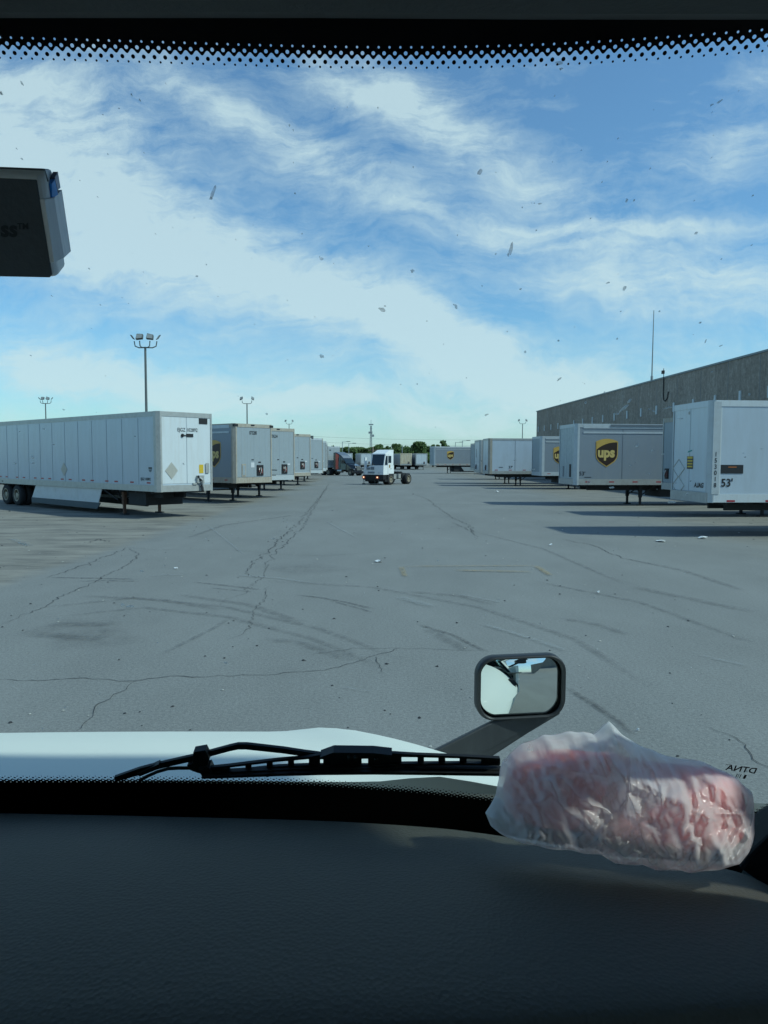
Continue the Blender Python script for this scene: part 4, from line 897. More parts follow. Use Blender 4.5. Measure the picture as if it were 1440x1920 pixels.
# ================================================================== THE TRUCK WE SIT IN
truck = thing('semi_truck', 'white truck whose cab we sit in, with dashboard, windshield, wiper and white hood', 'truck', (-.3, 1, 0))
TO = Vector((-.3, 1, 0))
def tb(mb_, name, mt, parent=None, smooth=False, bevel=0):
    """build in world coordinates, parented to the truck (parts) or to a part"""
    mb_.v = [tuple(Vector(p) - TO) for p in mb_.v]
    return mb_.build(name, mt, parent or truck, smooth, bevel)
GC, GX0 = .13, -.22
def gY(X, z): return 1.1 - .5 * (z - 1.87) / .777 - GC * (X - GX0) ** 2
def glass(px, py, off=0.0):
    """where the line of sight meets the windshield surface (pushed out by off)"""
    d = ray(px, py); lo, hi = .2, 2.5
    for _ in range(40):
        mid_ = (lo + hi) / 2; P = EYE + d * mid_
        if P.y < gY(P.x, P.z) + off: lo = mid_
        else: hi = mid_
    return EYE + d * lo
# panes
XL, = (-1.35,)
def gedge(z): return .60 - .22 * (z - 1.87) / .777     # right edge of the glass
q = MB(); nu, nv = 40, 20; vs = []
for off in (.0, .003, .006):
    for j in range(nv + 1):
        z_ = 1.62 + (2.86 - 1.62) * j / nv
        for i in range(nu + 1):
            X_ = XL + (gedge(z_) - XL) * i / nu; vs.append((X_, gY(X_, z_) + off, z_))
N1 = (nu + 1) * (nv + 1)
fs = [(o_ + j * (nu + 1) + i, o_ + j * (nu + 1) + i + 1, o_ + (j + 1) * (nu + 1) + i + 1, o_ + (j + 1) * (nu + 1) + i) for o_ in (0, N1, 2 * N1) for j in range(nv) for i in range(nu)]
q.add(vs, fs); ws = tb(q, 'windshield', 'pane')
TUP = Vector((0, -.5, .777)).normalized(); PIT = .0080
def sample(pts, step):
    """walk an edge curve on the glass given by picture samples, evenly spaced"""
    P = []
    for k in range(len(pts) - 1):
        for j in range(24):
            f = j / 24; t_ = f
            p0 = pts[max(0, k - 1)]; p1 = pts[k]; p2 = pts[k + 1]; p3 = pts[min(len(pts) - 1, k + 2)]
            cr = lambda a_, b_, c_, d_: .5 * ((2 * b_) + (-a_ + c_) * t_ + (2 * a_ - 5 * b_ + 4 * c_ - d_) * t_ * t_ + (-a_ + 3 * b_ - 3 * c_ + d_) * t_ ** 3)
            P.append(glass(cr(p0[0], p1[0], p2[0], p3[0]), cr(p0[1], p1[1], p2[1], p3[1]), -.001))
    P.append(glass(*pts[-1], -.001)); return P
def frit(pts, sgn, depth, pit):
    P = sample(pts, 1); s_ = 0; vs, uv = [], []
    q2 = MB(); v2 = []
    for k, p_ in enumerate(P):
        if k: s_ += (p_ - P[k - 1]).length
        for v_ in (-1.05, .0, 1.05): vs.append(p_ + TUP * sgn * v_ * pit - TO); uv.append((s_ / pit, v_))
        v2 += [p_ + TUP * sgn * 1.05 * pit, p_ + TUP * sgn * depth]
    kk = len(P)
    q = MB().add(vs, [(3 * i + j, 3 * (i + 1) + j, 3 * (i + 1) + j + 1, 3 * i + j + 1) for i in range(kk - 1) for j in range(2)])
    o = q.build('dot_screen', 'dots', ws); l = o.data.uv_layers.new(name='UVMap')
    for li, lp in enumerate(o.data.loops): l.data[li].uv = uv[lp.vertex_index]
    q2.add(v2, [(2 * i, 2 * i + 2, 2 * i + 3, 2 * i + 1) for i in range(kk - 1)]); tb(q2, 'frit_band', 'frit', ws)
frit([(-500, 66), (-250, 77), (0, 88), (250, 95.5), (510, 103.5), (720, 107), (900, 105.5), (1070, 99.5), (1250, 88.5), (1440, 74), (1620, 55)], 1, .14, .0080)
frit([(-500, 1466), (-200, 1461), (0, 1461), (200, 1461), (400, 1463), (560, 1466), (720, 1476), (820, 1485), (920, 1496), (1050, 1510), (1200, 1526), (1320, 1532), (1400, 1526), (1440, 1508), (1475, 1480)], -1, .26, .0084)
# insect splats and chips on the outside of the glass
def blob(q_, px, py, wpx, hpx, ang, mi, rnd):
    c = glass(px, py, .008); dpx = (c - EYE).dot(rot @ Vector((0, 0, -1))) / F
    r_ = Vector((1, 0, 0)); k = 9; ca, sa = math.cos(R(ang)), math.sin(R(ang)); vs = []
    for j in range(k):
        a_ = 2 * math.pi * j / k; rr = rnd.uniform(.55, 1.1); u_ = math.cos(a_) * wpx / 2 * rr; v_ = math.sin(a_) * hpx / 2 * rr
        uu = u_ * ca - v_ * sa; vv = u_ * sa + v_ * ca
        vs.append(c + r_ * uu * dpx + TUP * vv * dpx)
    vs.append(c + Vector((0, .0035 if mi == 0 else .001, 0))); q_.add(vs, [(j, (j + 1) % k, k) for j in range(k)], mi)
q = MB(); rnd = random.Random(21)
big = [(400, 360, 8, 32, -25, 1), (396, 372, 10, 8, 0, 1), (957, 468, 8, 30, -8, 1), (953, 478, 5, 10, 20, 1), (603, 485, 10, 6, 20, 1), (716, 580, 16, 9, -25, 1), (722, 574, 5, 5, 0, 1),
       (1012, 382, 9, 4, 10, 1), (1002, 381, 4, 3, 0, 1), (900, 322, 8, 14, -30, 1), (912, 778, 10, 5, 20, 1), (1050, 710, 8, 5, 40, 1), (1323, 640, 4, 9, -10, 1), (1352, 648, 8, 4, 30, 1),
       (773, 508, 9, 8, 0, 0), (855, 575, 7, 10, 30, 0), (851, 571, 4, 4, 0, 0), (1171, 540, 10, 12, 0, 0), (1175, 376, 6, 8, 0, 0), (1305, 437, 9, 6, 30, 0), (976, 542, 6, 4, 0, 0), (1140, 530, 8, 4, 20, 0),
       (604, 668, 11, 10, 0, 0), (782, 720, 4, 4, 0, 0), (1170, 765, 8, 26, -38, 0), (1180, 752, 6, 12, -35, 0), (1157, 776, 8, 5, 20, 0), (1226, 771, 12, 4, -18, 0), (1217, 767, 5, 5, 0, 0),
       (1098, 755, 6, 7, 40, 0), (1254, 764, 16, 5, 8, 0), (1248, 766, 12, 3, 0, 0), (1335, 697, 5, 4, 0, 0), (1405, 740, 5, 9, 0, 0), (1277, 785, 12, 4, 10, 0), (1194, 836, 8, 8, 30, 0), (1223, 845, 6, 7, 20, 0), (1182, 873, 6, 5, 0, 0), (1190, 868, 4, 3, 0, 0),
       (1216, 888, 6, 5, 0, 0), (1104, 904, 10, 4, 0, 0), (998, 880, 12, 5, 5, 0), (1147, 914, 11, 6, 0, 0), (1258, 942, 20, 7, 0, 0), (965, 863, 6, 4, 0, 0), (890, 890, 4, 3, 0, 0), (1266, 905, 9, 5, -30, 0), (1289, 926, 9, 5, 30, 0),
       (62, 868, 7, 5, 0, 0), (61, 857, 7, 11, -30, 0), (28, 869, 6, 5, 0, 0), (82, 804, 5, 7, 0, 0), (100, 833, 10, 3, -20, 0), (243, 1137, 20, 9, 5, 0), (230, 1134, 8, 10, 0, 0), (266, 1071, 8, 6, 0, 0), (44, 1020, 22, 6, -20, 0), (246, 177, 4, 7, 0, 0), (262, 187, 4, 6, 0, 0),
       (2, 174, 7, 9, 0, 0), (41, 156, 5, 10, 10, 0), (513, 1010, 7, 4, 0, 0), (424, 1243, 10, 7, -30, 0), (935, 1124, 6, 2, -10, 0), (985, 660, 5, 7, 20, 0), (1047, 712, 4, 8, -20, 0), (500, 776, 5, 6, 30, 0), (119, 768, 5, 4, 0, 0), (1350, 190, 14, 4, 35, 0), (1335, 196, 8, 3, 20, 0), (1048, 118, 16, 6, 0, 0), (1052, 128, 10, 3, 0, 0)]
for b_ in big:
    q1 = MB(); blob(q1, *b_, rnd); tb(q1, 'insect_splat', ['splatpale', 'splatdark'], ws)
for k in range(190):
    px, py = rnd.uniform(0, 1440), rnd.uniform(140, 1380)
    if px > 900 and py > 1300: continue
    s_ = rnd.uniform(.9, 3.4) * (1 if rnd.random() < .85 else 1.7); blob(q, px, py, s_ * rnd.uniform(.6, 1.4), s_, rnd.uniform(-60, 60), 0 if rnd.random() < .72 else 1, rnd)
tag(tb(q, 'insect_specks', ['splatpale', 'splatdark'], ws), kind='stuff')
# mirrored maker lettering on the glass
c = glass(1416, 1450, -.002); dpx = c.y / F * 1.05
vs, fs = text_polys('DTNA', 20 * dpx, width=1.0, bold=.0003); r_ = Vector((-1, .0, .13)).normalized()
q = MB(); q.add([c + r_ * a_ + TUP * b_ * 1.15 + Vector((0, -.001, 0)) for a_, b_ in vs], fs)
vs, fs = text_polys('TM', 7 * dpx)
q.add([c + r_ * (a_ + 50 * dpx) + TUP * (b_ + 12 * dpx) + Vector((0, -.001, 0)) for a_, b_ in vs], fs)
for a_, ww in ((3, 9), (13, 3), (17, 2), (20, 3)):     # serifs and small emblem below
    q.add([c + r_ * (a_ + 10 + x_) * dpx + TUP * y_ * dpx for x_, y_ in ((0, -20), (ww * .5, -20), (ww * .5, -8), (0, -8))], [(0, 1, 2, 3)])
tb(q, 'glass_lettering', 'frit', ws)
# dashboard
FE = [(-520, 1518), (-200, 1522), (0, 1525), (300, 1531), (600, 1539), (800, 1551), (900, 1562), (1000, 1577), (1200, 1607), (1300, 1620), (1380, 1634), (1440, 1660), (1475, 1690)]
NE = [(-900, 1990), (-400, 1970), (0, 1945), (300, 1932), (600, 1920), (800, 1911), (900, 1906), (1000, 1900), (1200, 1888), (1300, 1882), (1400, 1876), (1500, 1868), (1560, 1862)]
def DZ(f): return 1.850 + .082 * math.sin(f * math.pi / 2) ** 1.1
def DASHP(k, f):
    a_, b_ = FE[k], NE[k]; A = G(a_[0], a_[1], 1.85); B = G(b_[0], b_[1], 1.932); P = A.lerp(B, f); P.z = DZ(f); return P
q = MB(); KF = 12; SUBD = 6; cols = []
for k in range((len(FE) - 1) * SUBD + 1):
    s_ = k / SUBD; i0 = min(int(s_), len(FE) - 2); t_ = s_ - i0; col = []
    pr = lambda j: max(0, min(len(FE) - 1, j))
    def cat(get):
        a_, b_, c_, d_ = get(pr(i0 - 1)), get(i0), get(i0 + 1), get(pr(i0 + 2))
        return (b_ * 2 + (c_ - a_) * t_ + (a_ * 2 - b_ * 5 + c_ * 4 - d_) * t_ * t_ + (b_ * 3 - a_ - c_ * 3 + d_) * t_ ** 3) * .5
    A = cat(lambda j: DASHP(j, 0)); col += [A + Vector((0, .05, -.12)), A + Vector((0, .022, -.022)), A + Vector((0, .008, -.005))]
    for j in range(KF + 1): f_ = j / KF; col.append(cat(lambda jj: DASHP(jj, f_)))
    B = col[-1]; col += [B + Vector((0, -.008, -.004)), B + Vector((0, -.015, -.014)), B + Vector((0, -.02, -.05)), B + Vector((0, -.0, -.35))]
    cols.append(col)
m_ = len(cols[0]); q.add([p_ for c_ in cols for p_ in c_], [(k * m_ + j, (k + 1) * m_ + j, (k + 1) * m_ + j + 1, k * m_ + j + 1) for k in range(len(cols) - 1) for j in range(m_ - 1)])
dash = tb(q, 'dashboard', 'dash', smooth=True)
# lower knee panel, behind/below the dash so no daylight leaks in
q = MB(); q.box(-1.4, .61, .45, .5, .9, 1.75); q.box(-1.4, .58, .5, 1.40, 1.35, 1.60); tb(q, 'knee_panel', 'trim')
# pillar foot trim at the right
q = MB(); A = [glass(1385, 1628, -.11), glass(1400, 1606, -.11), glass(1440, 1570, -.12), glass(1520, 1520, -.12), glass(1520, 1700, -.12), glass(1440, 1668, -.12)]
q.add(A + [p_ + Vector((.02, .07, .0)) for p_ in A], [list(range(6)), list(range(6, 12))] + [(i, (i + 1) % 6, 6 + (i + 1) % 6, 6 + i) for i in range(6)]); tb(q, 'pillar_foot_trim', 'trim', bevel=.006)
# A pillars and side rims beside the glass
for sgn in (1, -1):
    q = MB(); vs = []
    for z_ in (1.60, 1.87, 2.2, 2.5, 2.86):
        X_ = gedge(z_) if sgn > 0 else XL + .02; y_ = gY(X_, z_)
        vs += [(X_ - .02 * sgn, y_ - .006, z_), (X_ + .03 * sgn, y_ - .03, z_), (X_ + .03 * sgn, y_ - .01, z_), (X_, y_ + .03, z_)]
    q.add(vs, [(4 * i + j, 4 * i + (j + 1) % 4, 4 * i + 4 + (j + 1) % 4, 4 * i + 4 + j) for i in range(4) for j in range(4)] + [(0, 1, 2, 3), (16, 17, 18, 19)]); tb(q, 'windshield_pillar', 'trim')
    q = MB(); vs = []
    for z_ in (1.60, 1.87, 2.2, 2.5, 2.86):
        X_ = gedge(z_) if sgn > 0 else XL + .02; y_ = gY(X_, z_)
        vs += [(X_ + .004 * sgn, y_ + .035, z_), (X_ + .03 * sgn, y_ + .02, z_), (X_ + .032 * sgn, y_ - .005, z_), (X_ + .04 * sgn, y_ - .005, z_), (X_ + .037 * sgn, y_ + .03, z_), (X_ + .004 * sgn, y_ + .045, z_)]
    q.add(vs, [(6 * i + j, 6 * i + (j + 1) % 6, 6 * i + 6 + (j + 1) % 6, 6 * i + 6 + j) for i in range(4) for j in range(6)]); tb(q, 'outer_pillar', 'hoodwhite')
# header, headliner
q = MB(); prof = []; vs = []
for i in range(25):
    px = -500 + i * 100; c = glass(px, 34 + (3 if px > 600 else 0) * min(1, (px - 600) / 400 if px > 600 else 0), -.012)
    vs += [c + Vector((0, .03, .10)), c, c + Vector((0, -.035, -.0155)), c + Vector((0, -.07, -.022)), c + Vector((0, -.11, -.012)), c + Vector((0, -.13, .03)), c + Vector((0, -.30, .08)), c + Vector((0, -.30, .2))]
q.add(vs, [(8 * i + j, 8 * i + 8 + j, 8 * i + 9 + j, 8 * i + 1 + j) for i in range(24) for j in range(7)]); tb(q, 'header_trim', 'headliner', smooth=False)
q = MB(); z_ = 2.67
A, B = glass(205, 9, -.045), glass(1345, 7, -.045)
pts = []
for i in range(13):
    f_ = i / 12; c = glass(205 + 1140 * f_, 9.5 - 1.5 * f_, -.050); c.z += .002
    if i == 0 or i == 12: c += Vector((0, -.012, .006))
    pts.append(c)
vs = []
for c in pts: vs += [c, c + Vector((0, .006, .006)), c + Vector((0, -.01, .012)), c + Vector((0, -.17, -.07)), c + Vector((0, -.175, -.08)), c + Vector((0, -.165, -.088)), c + Vector((0, -.006, -.003))]
q.add(vs, [(7 * i + j, 7 * i + 7 + j, 7 * i + 7 + (j + 1) % 7, 7 * i + (j + 1) % 7) for i in range(12) for j in range(7)] + [tuple(range(7)), tuple(range(84, 91))]); tb(q, 'sun_visor', 'headliner')
q = MB(); q.box(-1.5, .66, -1.4, .42, 2.80, 2.84); tb(q, 'headliner', 'interior')
q = MB(); q.box(-1.5, .66, -1.45, -1.4, .9, 2.84); tb(q, 'rear_wall', 'interior')
q = MB(); q.box(-1.5, .66, -1.4, 1.3, .85, .9); tb(q, 'cab_floor', 'interior')
for sgn, nm in ((1, 'door'), (-1, 'door')):
    q = MB(); X0, X1 = (.61, .65) if sgn > 0 else (-1.44, -1.40)
    we = .02 if sgn > 0 else .42
    q.box(X0, X1, -1.4, .88, .9, 1.9); q.box(X0, X1, -1.4, -1.15, 1.9, 2.84); q.box(X0, X1, -1.15, we, 2.72, 2.84); q.box(X0, X1, we, .62, 1.9, 2.84)
    XW = X0
    if sgn > 0:
        q.prism([(.62, 1.3), (1.0, 1.3), (1.0, 1.87), (.87, 2.07), (.70, 2.07), (.70, 2.42), (.62, 2.55)], (X0, 0, 0), (0, 1, 0), UP, 0, .03)
    else: q.prism([(.6, 1.3), (1.0, 1.3), (1.0, 1.87), (.79, 2.2), (.6, 2.5)], (X0, 0, 0), (0, 1, 0), UP, 0, .03)
    dr = tb(q, nm, 'interior')
    if sgn > 0: tb(MB().add([(X0 + .015, .70, 2.07), (X0 + .015, .87, 2.07), (X0 + .015, .71, 2.4), (X0 + .015, .70, 2.4)], [(0, 1, 2, 3)]), 'quarter_window', 'pane', dr)  # added opening, shaped so sun reaches the bag but not the dash
    q = MB(); xx = X1 + .004 if sgn > 0 else X0 - .004; q.box(min(xx, xx + .03 * sgn), max(xx, xx + .03 * sgn), -1.45, 1.25, .5, 1.88); q.box(min(xx, xx + .03 * sgn), max(xx, xx + .03 * sgn), -1.45, -1.17, 1.88, 3.0); q.box(min(xx, xx + .03 * sgn), max(xx, xx + .03 * sgn), we + .02, .60, 1.88, 2.9); tb(q, 'outer_panel', 'hoodwhite', dr)
    q = MB(); q.box((X0 + X1) / 2 - .002, (X0 + X1) / 2 + .002, -1.15, we, 1.9, 2.72); tb(q, 'door_window', 'pane', dr)
q = MB(); q.box(-1.46, .69, -5.0, -1.47, .6, 3.7); tb(q, 'sleeper_body', 'hoodwhite', bevel=.06)
q = MB(); q.box(-1.46, .69, -1.46, .50, 2.86, 3.2); tb(q, 'roof', 'hoodwhite', bevel=.05)
# unseen visor added above the glass to keep sun off the dash
vs = []
for i in range(13):
    X_ = -1.35 + 2.42 * i / 12; yb_ = gY(min(X_, .55), 2.70)
    vs += [(X_, yb_ - .06, 2.90), (X_, yb_ + .62, 3.08), (X_, yb_ + .62, 3.11), (X_, yb_ - .06, 2.94)]
q = MB().add(vs, [(4 * i + j, 4 * i + 4 + j, 4 * i + 4 + (j + 1) % 4, 4 * i + (j + 1) % 4) for i in range(12) for j in range(4)] + [(0, 1, 2, 3), (48, 49, 50, 51)]); tb(q, 'outside_visor', 'mirrorblack')
# hood
HP = [(1.30, 1.790), (1.45, 1.772), (1.62, 1.742), (1.78, 1.700), (1.90, 1.660), (2.05, 1.600), (2.25, 1.50), (2.6, 1.30), (3.0, 1.05), (3.3, .75), (3.4, .5)]
def hz(Y_):
    for (a0, z0_), (a1, z1_) in zip(HP, HP[1:]):
        if Y_ <= a1: t_ = (Y_ - a0) / (a1 - a0); return z0_ + (z1_ - z0_) * max(0, t_)
    return HP[-1][1]
q = MB(); cols = []
for j in range(43):
    Y_ = 1.30 + 2.1 * (j / 42) ** 1.3; e = .12 - .28 * min(1, (Y_ - 1.3) / .7); Xf = .615 - .29 * min(1.6, (Y_ - 1.3) / .9); col = []
    lf = -.95 - (e + .3); Xl = -1.45 + .3 * min(1.6, (Y_ - 1.3) / .9)
    z_ = hz(Y_)
    for i in range(41):
        X_ = Xl + (Xf - Xl) * i / 40
        dr_ = 0
        if X_ > e: dr_ = .30 * ((X_ - e) / (Xf - e)) ** 2.0 + .0
        mid_c = (X_ + .35) / .9; dr_ += .012 * mid_c * mid_c * (1 if X_ < .2 else .3)
        if X_ < -1.0: dr_ += .3 * min(1, ((-1.0 - X_) / .45)) ** 2
        bulge = .012 * math.exp(-((X_ - e + .03) / .07) ** 2)
        col.append((X_, Y_, z_ - dr_ + bulge))
    last = col[-1]; col += [(last[0] + .018, Y_, last[2] - .05), (last[0] + .025, Y_, last[2] - .2), (last[0] + .03, Y_, min(.7, last[2] - .25))]
    cols.append(col)
m_ = 44; q.add([p_ for c_ in cols for p_ in c_], [(k * m_ + j, (k + 1) * m_ + j, (k + 1) * m_ + j + 1, k * m_ + j + 1) for k in range(42) for j in range(m_ - 1)])
hood = tb(q, 'hood', 'hoodwhite', smooth=True)
q = MB(); vs = []
for i in range(31):
    X_ = -1.35 + 2.05 * i / 30; yb_ = gY(X_, 1.72)
    vs += [(X_, 1.295, 1.772 - .03 * max(0, X_ - .1)), (X_, 1.29, 1.74), (X_, yb_ + .05, 1.715), (X_, yb_ + .02, 1.66)]
q.add(vs, [(4 * i + j, 4 * i + 4 + j, 4 * i + 5 + j, 4 * i + 1 + j) for i in range(30) for j in range(3)]); tb(q, 'cowl', 'cowl')
# hood mirror
mc = atY(978, 1290, 2.12)
ndir = Vector((.098, -1, -.012)).normalized(); mr_ = Vector((1, 0, 0)); mr_ = (mr_ - ndir * mr_.dot(ndir)).normalized(); mu_ = mr_.cross(-ndir); mu_ = -mu_ if mu_.z < 0 else mu_
# the glass leans a little with the head (its picture outline is a rounded trapezium)
def rrect(w_, h_, r_, n_=8, skew=0.0):
    pts = []
    for cx, cy, a0 in ((w_ / 2 - r_, h_ / 2 - r_, 0), (-w_ / 2 + r_, h_ / 2 - r_, 90), (-w_ / 2 + r_, -h_ / 2 + r_, 180), (w_ / 2 - r_, -h_ / 2 + r_, 270)):
        for k in range(n_ + 1): a_ = R(a0 + 90 * k / n_); pts.append((cx + r_ * math.cos(a_), cy + r_ * math.sin(a_)))
    return [(x_, y_ + skew * x_) for x_, y_ in pts]
hm = tb(MB().tube([mc, mc + Vector((0, .02, 0))], .01), 'hood_mirror', 'mirrorblack')
ow, oh = .258, .182
rings = [(rrect(ow * .90, oh * .905, .044, skew=.02), .004), (rrect(ow * .915, oh * .92, .045, skew=.02), -.002), (rrect(ow * .965, oh * .965, .048, skew=.02), -.005), (rrect(ow, oh, .052, skew=.02), .004), (rrect(ow, oh, .052, skew=.02), .03), (rrect(ow * .8, oh * .8, .04, skew=.02), .07), (rrect(ow * .3, oh * .3, .01, skew=.02), .085)]
vs = []; kk = len(rings[0][0])
for pts, dd in rings: vs += [mc + mr_ * a_ + mu_ * b_ - ndir * dd for a_, b_ in pts]
q = MB().add(vs, [(r0 * kk + i, r0 * kk + (i + 1) % kk, (r0 + 1) * kk + (i + 1) % kk, (r0 + 1) * kk + i) for r0 in range(len(rings) - 1) for i in range(kk)] + [tuple(range((len(rings) - 1) * kk, len(rings) * kk))])
tb(q, 'mirror_housing', 'mirrorblack', hm, True)
RM = .42; out_ = rrect(ow * .905, oh * .91, .044, skew=.02); vs = [mc - ndir * .003]; RG = 14
for j in range(1, RG + 1):
    for a_, b_ in out_:
        a2, b2 = a_ * j / RG, b_ * j / RG; vs.append(mc + mr_ * a2 + mu_ * b2 - ndir * (.003 + (a2 * a2 + b2 * b2) / (2 * RM) - .008))
vs[0] = mc - ndir * (.003 - .008)
q = MB().add(vs, [(0, 1 + i, 1 + (i + 1) % kk) for i in range(kk)] + [(1 + (j - 1) * kk + i, 1 + j * kk + i, 1 + j * kk + (i + 1) % kk, 1 + (j - 1) * kk + (i + 1) % kk) for j in range(1, RG) for i in range(kk)])
mg = tb(q, 'mirror_glass', 'mirror', hm, True)
# arm
ap = [(806, 1412), (925, 1352), (1042, 1330), (1052, 1338), (990, 1375), (908, 1428), (860, 1440)]
P3 = [atY(px, py, 2.05 + .12 * max(0, min(1, (px - 800) / 240))) for px, py in ap]
q = MB(); kk2 = len(P3); q.add(P3 + [p_ + Vector((0.01, .05, -.01)) for p_ in P3], [tuple(range(kk2)), tuple(range(kk2, 2 * kk2))] + [(i, (i + 1) % kk2, kk2 + (i + 1) % kk2, kk2 + i) for i in range(kk2)])
tb(q, 'mirror_arm', 'armblack', hm, bevel=.006)
# cab corner door mirror (outside, seen only in the hood mirror)
q = MB(); q.box(.82, .98, .70, .80, 2.0, 2.42); q.tube([(.66, .78, 1.87), (.90, .76, 2.05)], .022); tb(q, 'door_mirror', 'mirrorblack', bevel=.03)
# ------------------------------------------------ wiper
def flat(q_, pts, off, th=.008):
    """outline on the wiper's own plane just outside the glass, given real thickness"""
    P = [glass(px, py, off) for px, py in pts]; k = len(P)
    q_.add(P + [p_ + Vector((0, th, th * .3)) for p_ in P], [tuple(range(k)), tuple(range(k, 2 * k))] + [(i, (i + 1) % k, k + (i + 1) % k, k + i) for i in range(k)])
def band2(q_, pts, wd, off, th=.008):
    L_, R_ = [], []
    for i, (x_, y_) in enumerate(pts):
        a_ = pts[max(0, i - 1)]; b_ = pts[min(len(pts) - 1, i + 1)]; dx, dy = b_[0] - a_[0], b_[1] - a_[1]; l_ = math.hypot(dx, dy); w_ = wd[i] if isinstance(wd, list) else wd
        L_.append((x_ - dy / l_ * w_ / 2, y_ + dx / l_ * w_ / 2)); R_.append((x_ + dy / l_ * w_ / 2, y_ - dx / l_ * w_ / 2))
    for i in range(len(pts) - 1): flat(q_, [L_[i], L_[i + 1], R_[i + 1], R_[i]], off, th)
q = MB()
band2(q, [(215, 1462), (262, 1447), (297, 1437), (340, 1427), (372, 1420), (400, 1412), (430, 1404), (446, 1400.5), (462, 1400.5), (480, 1402.5), (530, 1408), (571, 1414), (610, 1419), (640, 1421)], [9, 12, 10, 10, 10, 9.5, 9.5, 10, 10, 10, 9.5, 9, 9, 8], .034, .005)
wip = tb(q, 'wiper', 'blackplastic')
q = MB(); flat(q, [(362, 1411), (384.5, 1407), (392.5, 1423), (387, 1445), (361, 1447), (350, 1436), (361, 1431)], .026, .014); q0 = MB(); flat(q0, [(297, 1433), (299, 1441), (262, 1456), (256, 1452)], .030, .010); tb(q0, 'arm_sleeve', 'blackplastic', wip); tb(q, 'arm_clamp', 'blackplastic', wip, bevel=.001)
q = MB(); q.tube([glass(x_, y_, .03) for x_, y_ in ((262, 1463), (277, 1455), (295, 1447), (316, 1441), (335, 1440), (356, 1440), (372, 1446), (392, 1450))], .0028, 6); q.tube([glass(x_, y_, .03) for x_, y_ in ((500, 1455), (525, 1447), (560, 1446), (600, 1449), (660, 1449))], .0022, 6); tb(q, 'washer_hose', 'blackplastic', wip, True)
q = MB()
top_ = [(380, 1444), (400, 1441), (426, 1438), (470, 1432.5), (520, 1426.5), (578, 1421.5), (612, 1416), (640, 1413.5), (690, 1414), (740, 1416), (780, 1417.5), (860, 1420), (937, 1424)]
low_ = [(380, 1452), (400, 1451), (426, 1449), (470, 1444.5), (520, 1439), (578, 1437), (612, 1438), (640, 1438), (690, 1438), (740, 1435), (780, 1433.5), (860, 1433), (937, 1434)]
band2(q, top_, [7, 5, 4, 4, 4, 4, 6, 7, 7, 7, 5, 4, 4], .024, .005); band2(q, low_, [7, 6, 4, 4, 4, 5, 6, 6, 6, 6, 4, 4, 4], .024, .005)
def lerp_y(pts, x_):
    for (a0, b0), (a1, b1) in zip(pts, pts[1:]):
        if x_ <= a1: return b0 + (b1 - b0) * (x_ - a0) / (a1 - a0)
    return pts[-1][1]
for xa, xb in ((384, 431), (460, 471), (500, 511), (540, 551), (579, 600), (606, 678), (690, 753), (783, 795), (822, 835), (862, 875), (902, 938)):
    flat(q, [(xa, lerp_y(top_, xa)), (xb, lerp_y(top_, xb)), (xb, lerp_y(low_, xb)), (xa, lerp_y(low_, xa))], .026, .004)
flat(q, [(600, 1420), (625, 1411), (700, 1412), (735, 1416), (735, 1422), (600, 1424)], .018, .016)
flat(q, [(372, 1444), (392, 1440), (398, 1452), (380, 1458)], .018, .018)
for x_, y_ in ((655, 1419), (667, 1419), (705, 1424)): c = glass(x_, y_, .016); q.ico(c, .004, 1)
bl = tb(q, 'blade_frame', 'blackplastic', wip)
q = MB(); band2(q, [(378, 1459), (430, 1457), (520, 1453), (600, 1451), (700, 1450), (800, 1451), (940, 1453)], [3, 4, 5, 5, 5, 5, 5], .010, .008); band2(q, [(395, 1452), (470, 1448), (560, 1444), (700, 1443), (860, 1444), (940, 1446)], 5, .018, .008); tb(q, 'blade_rubber', 'blackplastic', bl)

# ================================================================== TRANSPONDER ON THE GLASS
tp_ = thing('toll_transponder', 'grey boxed transponder with dark face hanging at the left of the windshield', 'device', tuple(glass(40, 420, -.12)))
TPO = tp_.location.copy()
def tpb(mb_, name, mt, parent=None, bevel=0, smooth=False):
    mb_.v = [tuple(Vector(p) - TPO) for p in mb_.v]; return mb_.build(name, mt, parent or tp_, smooth, bevel)
fr4 = [(-330, 312), (70, 331), (99, 519), (-330, 512)]
y0_ = .600
Fp = [atY(px, py, y0_) for px, py in fr4]
Mp = [atY(px, py, y0_ + .008) for px, py in [(-330, 300), (86, 316), (110, 517), (-330, 510)]]
Bp = [atY(px, py, y0_ + .040) for px, py in [(-330, 309), (97, 317), (123, 500), (-330, 506)]]
q = MB(); A = Fp + Mp + Bp
q.add(A, [(0, 1, 2, 3), (8, 11, 10, 9)] + [(i, (i + 1) % 4, 4 + (i + 1) % 4, 4 + i) for i in range(4)] + [(4 + i, 4 + (i + 1) % 4, 8 + (i + 1) % 4, 8 + i) for i in range(4)])
tpb(q, 'case', 'boxgrey', bevel=.0025)
q = MB(); e = .0012; A = [atY(px, py, y0_ - e) for px, py in [(-330, 318), (68, 337), (97, 514), (92, 519.5), (-330, 511)]]
q.add(A + [p_ + Vector((0, e * .9, 0)) for p_ in A], [tuple(range(5)), tuple(range(5, 10))] + [(i, (i + 1) % 5, 5 + (i + 1) % 5, 5 + i) for i in range(5)]); face = tpb(q, 'face', 'boxdark')
